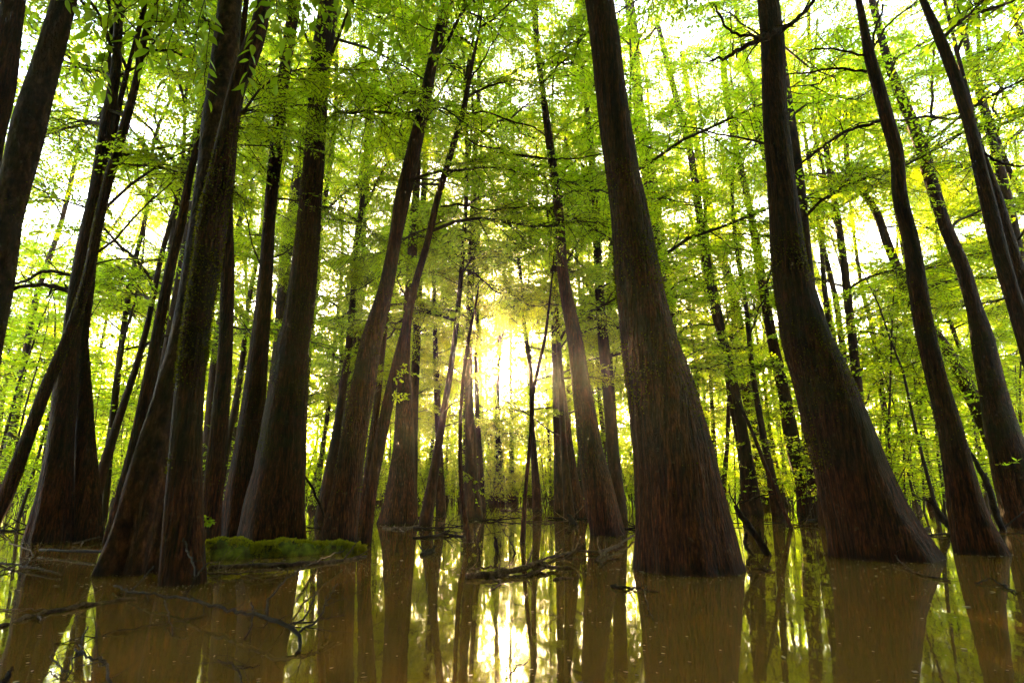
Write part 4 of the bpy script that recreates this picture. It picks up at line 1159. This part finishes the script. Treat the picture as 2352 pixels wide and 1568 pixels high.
# deadfall drifting farther back between the trunks
def deadfall():
    rng = random.Random(91)
    spots = [(1560, 1182), (1640, 1205), (1790, 1200), (1850, 1208), (2150, 1230), (2330, 1225), (2060, 1190), (980, 1190), (1140, 1196), (1260, 1200), (1330, 1192), (700, 1215), (640, 1190), (310, 1215), (30, 1220), (1180, 1172), (1450, 1215), (1900, 1195), (2240, 1205), (1010, 1215)]
    for i, (px, py) in enumerate(spots):
        c = on_z(px, py)
        a = rng.uniform(-.7, .7)
        L = rng.uniform(.8, 2.0)
        d = Vector((math.cos(a), math.sin(a) * .8, 0))
        mb = MB()
        n = 9
        pts = [d * (L * (k / (n - 1) - .5)) + Vector((rng.gauss(0, .03), rng.gauss(0, .04), .02 + .10 * max(0, k / (n - 1) - .5) + rng.gauss(0, .01))) for k in range(n)]
        r = rng.uniform(.015, .04)
        tube(mb, pts, [r * (1 - .6 * k / (n - 1)) for k in range(n)], 6, 0, lambda k, t: 1 + .12 * math.sin(2 * t + k))
        for k in range(rng.randint(4, 8)):
            q = rng.randint(1, n - 2)
            dv = (d * rng.choice((-.4, .7)) + Vector((rng.gauss(0, .5), rng.gauss(0, .5), abs(rng.gauss(.35, .35))))).normalized()
            l = rng.uniform(.25, .8)
            tube(mb, [pts[q], pts[q] + dv * l * .5 + rv(rng, .03), pts[q] + dv * l + rv(rng, .06)], [r * .45, r * .3, r * .1], 4, 0, cap=False)
        o = mesh_obj('deadfall_branch', mb.mesh('deadfall_branch', [M['wet_wood' if i % 3 else 'dead']], True), None, (c.x, c.y, 0))
        tag(o, 'bare deadfall branch', 'branch', 'deadfall branches adrift between the trunks')
        WAIT.append((o, 'bare deadfall branch adrift'))
deadfall()

# ------------------------------------------------------------------ leafy boughs hanging into the top of the picture
def near_leaf(seed):
    rng = random.Random(seed)
    mb = MB()
    rows, V, F = 7, [], []
    bend, fold = rng.uniform(.05, .25), rng.uniform(.15, .4)
    for i in range(rows):
        t = i / (rows - 1)
        w = .23 * math.sin(math.pi * min(t ** .85, 1)) * (1 - .25 * t) + .004
        z = -bend * t * t
        for sgn in (-1, 0, 1):
            V.append((t, sgn * w, z + (fold * w if sgn else 0) + .012 * math.sin(9 * t) * abs(sgn)))
    for i in range(rows - 1):
        for k in range(2):
            F.append((i * 3 + k, i * 3 + k + 1, (i + 1) * 3 + k + 1, (i + 1) * 3 + k))
    mb.add(V, F)
    return mb.mesh('leaf', [M['near_leaf']], True)
M['near_leaf'] = leaf_material('large_ovate_leaf', (0.035, 0.075, 0.005), (0.070, 0.11, 0.006), (0.20, 0.42, 0.005), (0.46, 0.62, 0.008), trans=.6)
NEAR = [near_leaf(i) for i in range(4)]
def bough(tree_label, start_z, path, twigs, seed, step=.085, size=(.11, .19)):
    rng = random.Random(seed)
    root, base, tp, Y, kk = TREES[tree_label]
    p0, r0 = interp_path(tp, start_z)
    P = [p0] + [on_y(*q) for q in path]
    a, b = smooth_path(P, [.035] + [.020 - .012 * i / len(path) for i in range(len(path))], 24)
    mb = MB()
    tube(mb, [v - base for v in a], b, 7, 0)
    tws = []
    for tw in twigs:
        Q = [on_y(*q) for q in tw]
        near = min(a, key=lambda v: (v - Q[0]).length)
        Q.insert(0, near)
        c, d = smooth_path(Q, [.007] + [.005 - .0035 * i / len(tw) for i in range(len(tw))], 18)
        c = [v + rv(rng, .006) for v in c]
        tube(mb, [v - base for v in c], d, 5, 0, cap=False)
        tws.append(c)
    bo = mesh_obj('bough', mb.mesh('bough', [M['twig']], True), root)
    tag(bo, 'leafy bough hanging into the top of the picture')
    for c in tws:
        ln = sum((c[i + 1] - c[i]).length for i in range(len(c) - 1))
        n = max(4, int(ln / step))
        for j in range(n + 1):
            q = min((.25 + .75 * j / n) * (len(c) - 1), len(c) - 1.001)
            i = int(q)
            p = c[i].lerp(c[i + 1], q - i)
            t = (c[i + 1] - c[i]).normalized()
            sd = t.cross(Vector((0, 1, .3)) + rv(rng, .2)).normalized() * (1 if j % 2 else -1)
            if j == n:
                ax = t
            else:
                ax = (t * .55 + sd * .8 + rv(rng, .25) + Vector((0, 0, -.25))).normalized()
            nr = (Vector((0, -.35, 1)) + rv(rng, .45))
            nr = (nr - ax * nr.dot(ax)).normalized()
            o = mesh_obj('leaf', rng.choice(NEAR), bo)
            mt = Matrix((ax, nr.cross(ax), nr)).transposed()
            o.rotation_euler = mt.to_euler()
            s = rng.uniform(*size)
            o.scale = (s, s, s)
            o.location = p - base + ax * .01
LT = 'nearest left trunk, dark and moss edged, with a bend to the right near the top'
LS = 'thick smooth trunk rising across the upper left corner toward the top edge'
LB = 'broad flared dark trunk left of centre with moss and ridged bark, behind mossy log'
bough(LT, 8.2, [(520, -160, 5.4), (470, -120, 4.8), (410, -90, 4.5), (330, -80, 4.4)],
      [[(470, -40, 4.6), (455, 60, 4.6), (440, 150, 4.6)], [(420, -30, 4.5), (400, 60, 4.5), (385, 130, 4.5), (392, 190, 4.5)], [(380, -40, 4.5), (340, 40, 4.5), (300, 90, 4.5), (255, 120, 4.5)],
       [(340, -20, 4.4), (290, 20, 4.4), (240, 35, 4.4)], [(450, -60, 4.7), (480, 60, 4.8), (470, 180, 4.8), (478, 230, 4.8)], [(360, 0, 4.4), (350, 90, 4.5), (330, 160, 4.6)]], 51)
bough(LT, 8.8, [(600, -170, 5.4), (640, -130, 5.0), (700, -110, 4.8), (780, -90, 4.7)],
      [[(600, -50, 5.0), (590, 50, 5.0), (575, 140, 5.0), (560, 200, 5.0)], [(640, -40, 4.9), (640, 40, 4.9), (665, 110, 4.9), (690, 150, 4.9)], [(690, -40, 4.8), (700, 30, 4.8), (715, 90, 4.8)],
       [(740, -40, 4.8), (745, 20, 4.7), (770, 60, 4.7)], [(780, -30, 4.7), (800, 30, 4.7), (850, 70, 4.8), (900, 110, 4.9)], [(610, -20, 5.0), (650, 80, 5.1), (640, 190, 5.2)], [(800, -10, 4.8), (840, 20, 4.8), (880, 35, 4.8)]], 52)
bough(LS, 7.6, [(120, -150, 4.6), (160, -100, 4.3), (230, -90, 4.2)],
      [[(150, -30, 4.3), (165, 10, 4.3), (200, 30, 4.3)], [(200, -40, 4.3), (215, 30, 4.3), (205, 90, 4.3), (180, 150, 4.4)], [(240, -40, 4.3), (250, 60, 4.4), (235, 160, 4.5), (250, 215, 4.5)]], 53)
bough(LB, 9.6, [(880, -140, 7.5), (960, -90, 6.8), (1060, -80, 6.5)],
      [[(900, -20, 7.0), (910, 60, 7.0), (920, 120, 7.0)], [(980, -40, 6.7), (960, 50, 6.7), (940, 130, 6.7)], [(1050, -40, 6.5), (1080, 30, 6.5), (1100, 80, 6.5)]], 54)

# small sprouts low on trunks
def sprout(tree_label, px, py, spread, seed, n=5, L=.1, Yo=0.0):
    root, base, tp, Y, kk = TREES[tree_label]
    rng = random.Random(seed)
    mb = MB()
    c = on_y(px, py, Y + Yo, kk)
    tr, r = interp_path(tp, c.z - .05)
    for k in range(n):
        e = c + Vector((rng.gauss(0, spread), rng.gauss(0, spread * .5), rng.gauss(0, spread)))
        pts = [tr, tr.lerp(e, .6) + Vector((0, 0, .03)), e]
        tube(mb, [q - base for q in pts], [.006, .004, .0015], 4, 0, cap=False)
        for j in range(7):
            q = pts[1].lerp(e, j / 6) - base
            leaf6(mb, q, (e - pts[1]).normalized() * .5 + rv(rng, .6), Vector((0, -.3, 1)) + rv(rng, .4), L * rng.uniform(.7, 1.1), L * .45, .2, 1)
    mesh_obj('sprout', mb.mesh('sprout', [M['twig'], M['shrub_leaf']], False), root)
sprout('narrow dark trunk directly right of the nearest mossy left trunk', 474, 1192, .05, 61, 4, .10, -.3)
sprout('leafy stemmed thin trunk left of the sun, tufts growing along it', 985, 1125, .12, 62, 7, .12, -.2)
sprout('mid distance trunk at centre left of the sun with small sprouts at its foot', 1105, 1120, .22, 63, 8, .09, -.5)
sprout('slender forking trunk leaning right with arched bare limbs near the centre', 928, 850, .10, 64, 6, .08, -.2)
sprout('slender forking trunk leaning right with arched bare limbs near the centre', 920, 910, .10, 65, 6, .08, -.2)
sprout('mossy trunk with glowing left edge just left of the great right trunk', 1790, 955, .14, 66, 6, .10, -.3)

# ------------------------------------------------------------------ litter afloat
def litter():
    rng = random.Random(77)
    mb = MB()
    spots = [(on_z(470, 1345), .5, 160), (on_z(640, 1312), .55, 260), (on_z(1250, 1312), .5, 160), (on_z(930, 1212), 1.0, 130), (on_z(80, 1290), .6, 160), (on_z(1380, 1270), .5, 90), (on_z(1180, 1205), 1.6, 160), (on_z(1700, 1330), .4, 60), (on_z(2050, 1300), .5, 50)]
    pos = []
    for c, s, n in spots:
        pos += [(c.x + rng.gauss(0, s * 1.4), c.y + rng.gauss(0, s * .5)) for _ in range(n)]
    for lab, (root, b0, path, Y, kk) in TREES.items():
        if Y < 15:
            pz, r = interp_path(path, 0.02)
            for _ in range(int(26 + 60 * r)):
                a = rng.uniform(0, 6.28)
                q = r * 1.04 + abs(rng.gauss(0, .07))
                pos.append((pz.x + math.cos(a) * q, pz.y + math.sin(a) * q))
    for _ in range(1500):
        y = 2.6 + 18 * rng.random() ** 1.5
        pos.append((rng.uniform(-1, 1) * (y + 1), y))
    for x, y in pos:
        s = rng.uniform(.004, .014) * (1 if rng.random() < .92 else 2.2)
        k = rng.randint(4, 6)
        a0, el = rng.uniform(0, 6.28), rng.uniform(.3, .9)
        ring = []
        for i in range(k):
            a = 6.28 * i / k
            u, v = s * math.cos(a) * rng.uniform(.75, 1.2), s * el * math.sin(a) * rng.uniform(.75, 1.2)
            ring.append((x + u * math.cos(a0) - v * math.sin(a0), y + u * math.sin(a0) + v * math.cos(a0), .004 + rng.uniform(0, .003)))
        mb.add(ring, [tuple(range(k))])
    o = mesh_obj('floating_litter', mb.mesh('floating_litter', [M['litter']], False))
    tag(o, 'tiny leaf scraps and flecks scattered over the water', 'litter', None, 'stuff')
litter()

# ------------------------------------------------------------------ air
def haze():
    mb = MB()
    x0, x1, y0, y1, z0, z1 = -140, 140, -45, 120, -1.5, 34.0
    mb.add([(x0, y0, z0), (x1, y0, z0), (x1, y1, z0), (x0, y1, z0), (x0, y0, z1), (x1, y0, z1), (x1, y1, z1), (x0, y1, z1)],
           [(0, 3, 2, 1), (4, 5, 6, 7), (0, 1, 5, 4), (1, 2, 6, 5), (2, 3, 7, 6), (3, 0, 4, 7)])
    m, nt, out = new_mat('humid_air')
    v = node(nt, 'ShaderNodeVolumePrincipled')
    v.inputs['Color'].default_value = (1.0, 0.97, 0.90, 1)
    v.inputs['Density'].default_value = 0.00034
    v.inputs['Anisotropy'].default_value = 0.85
    nt.links.new(v.outputs[0], out.inputs['Volume'])
    o = mesh_obj('haze', mb.mesh('haze', [m], False))
    tag(o, 'warm humid haze hanging through the forest', 'haze', None, 'stuff')
haze()

name_by_place()
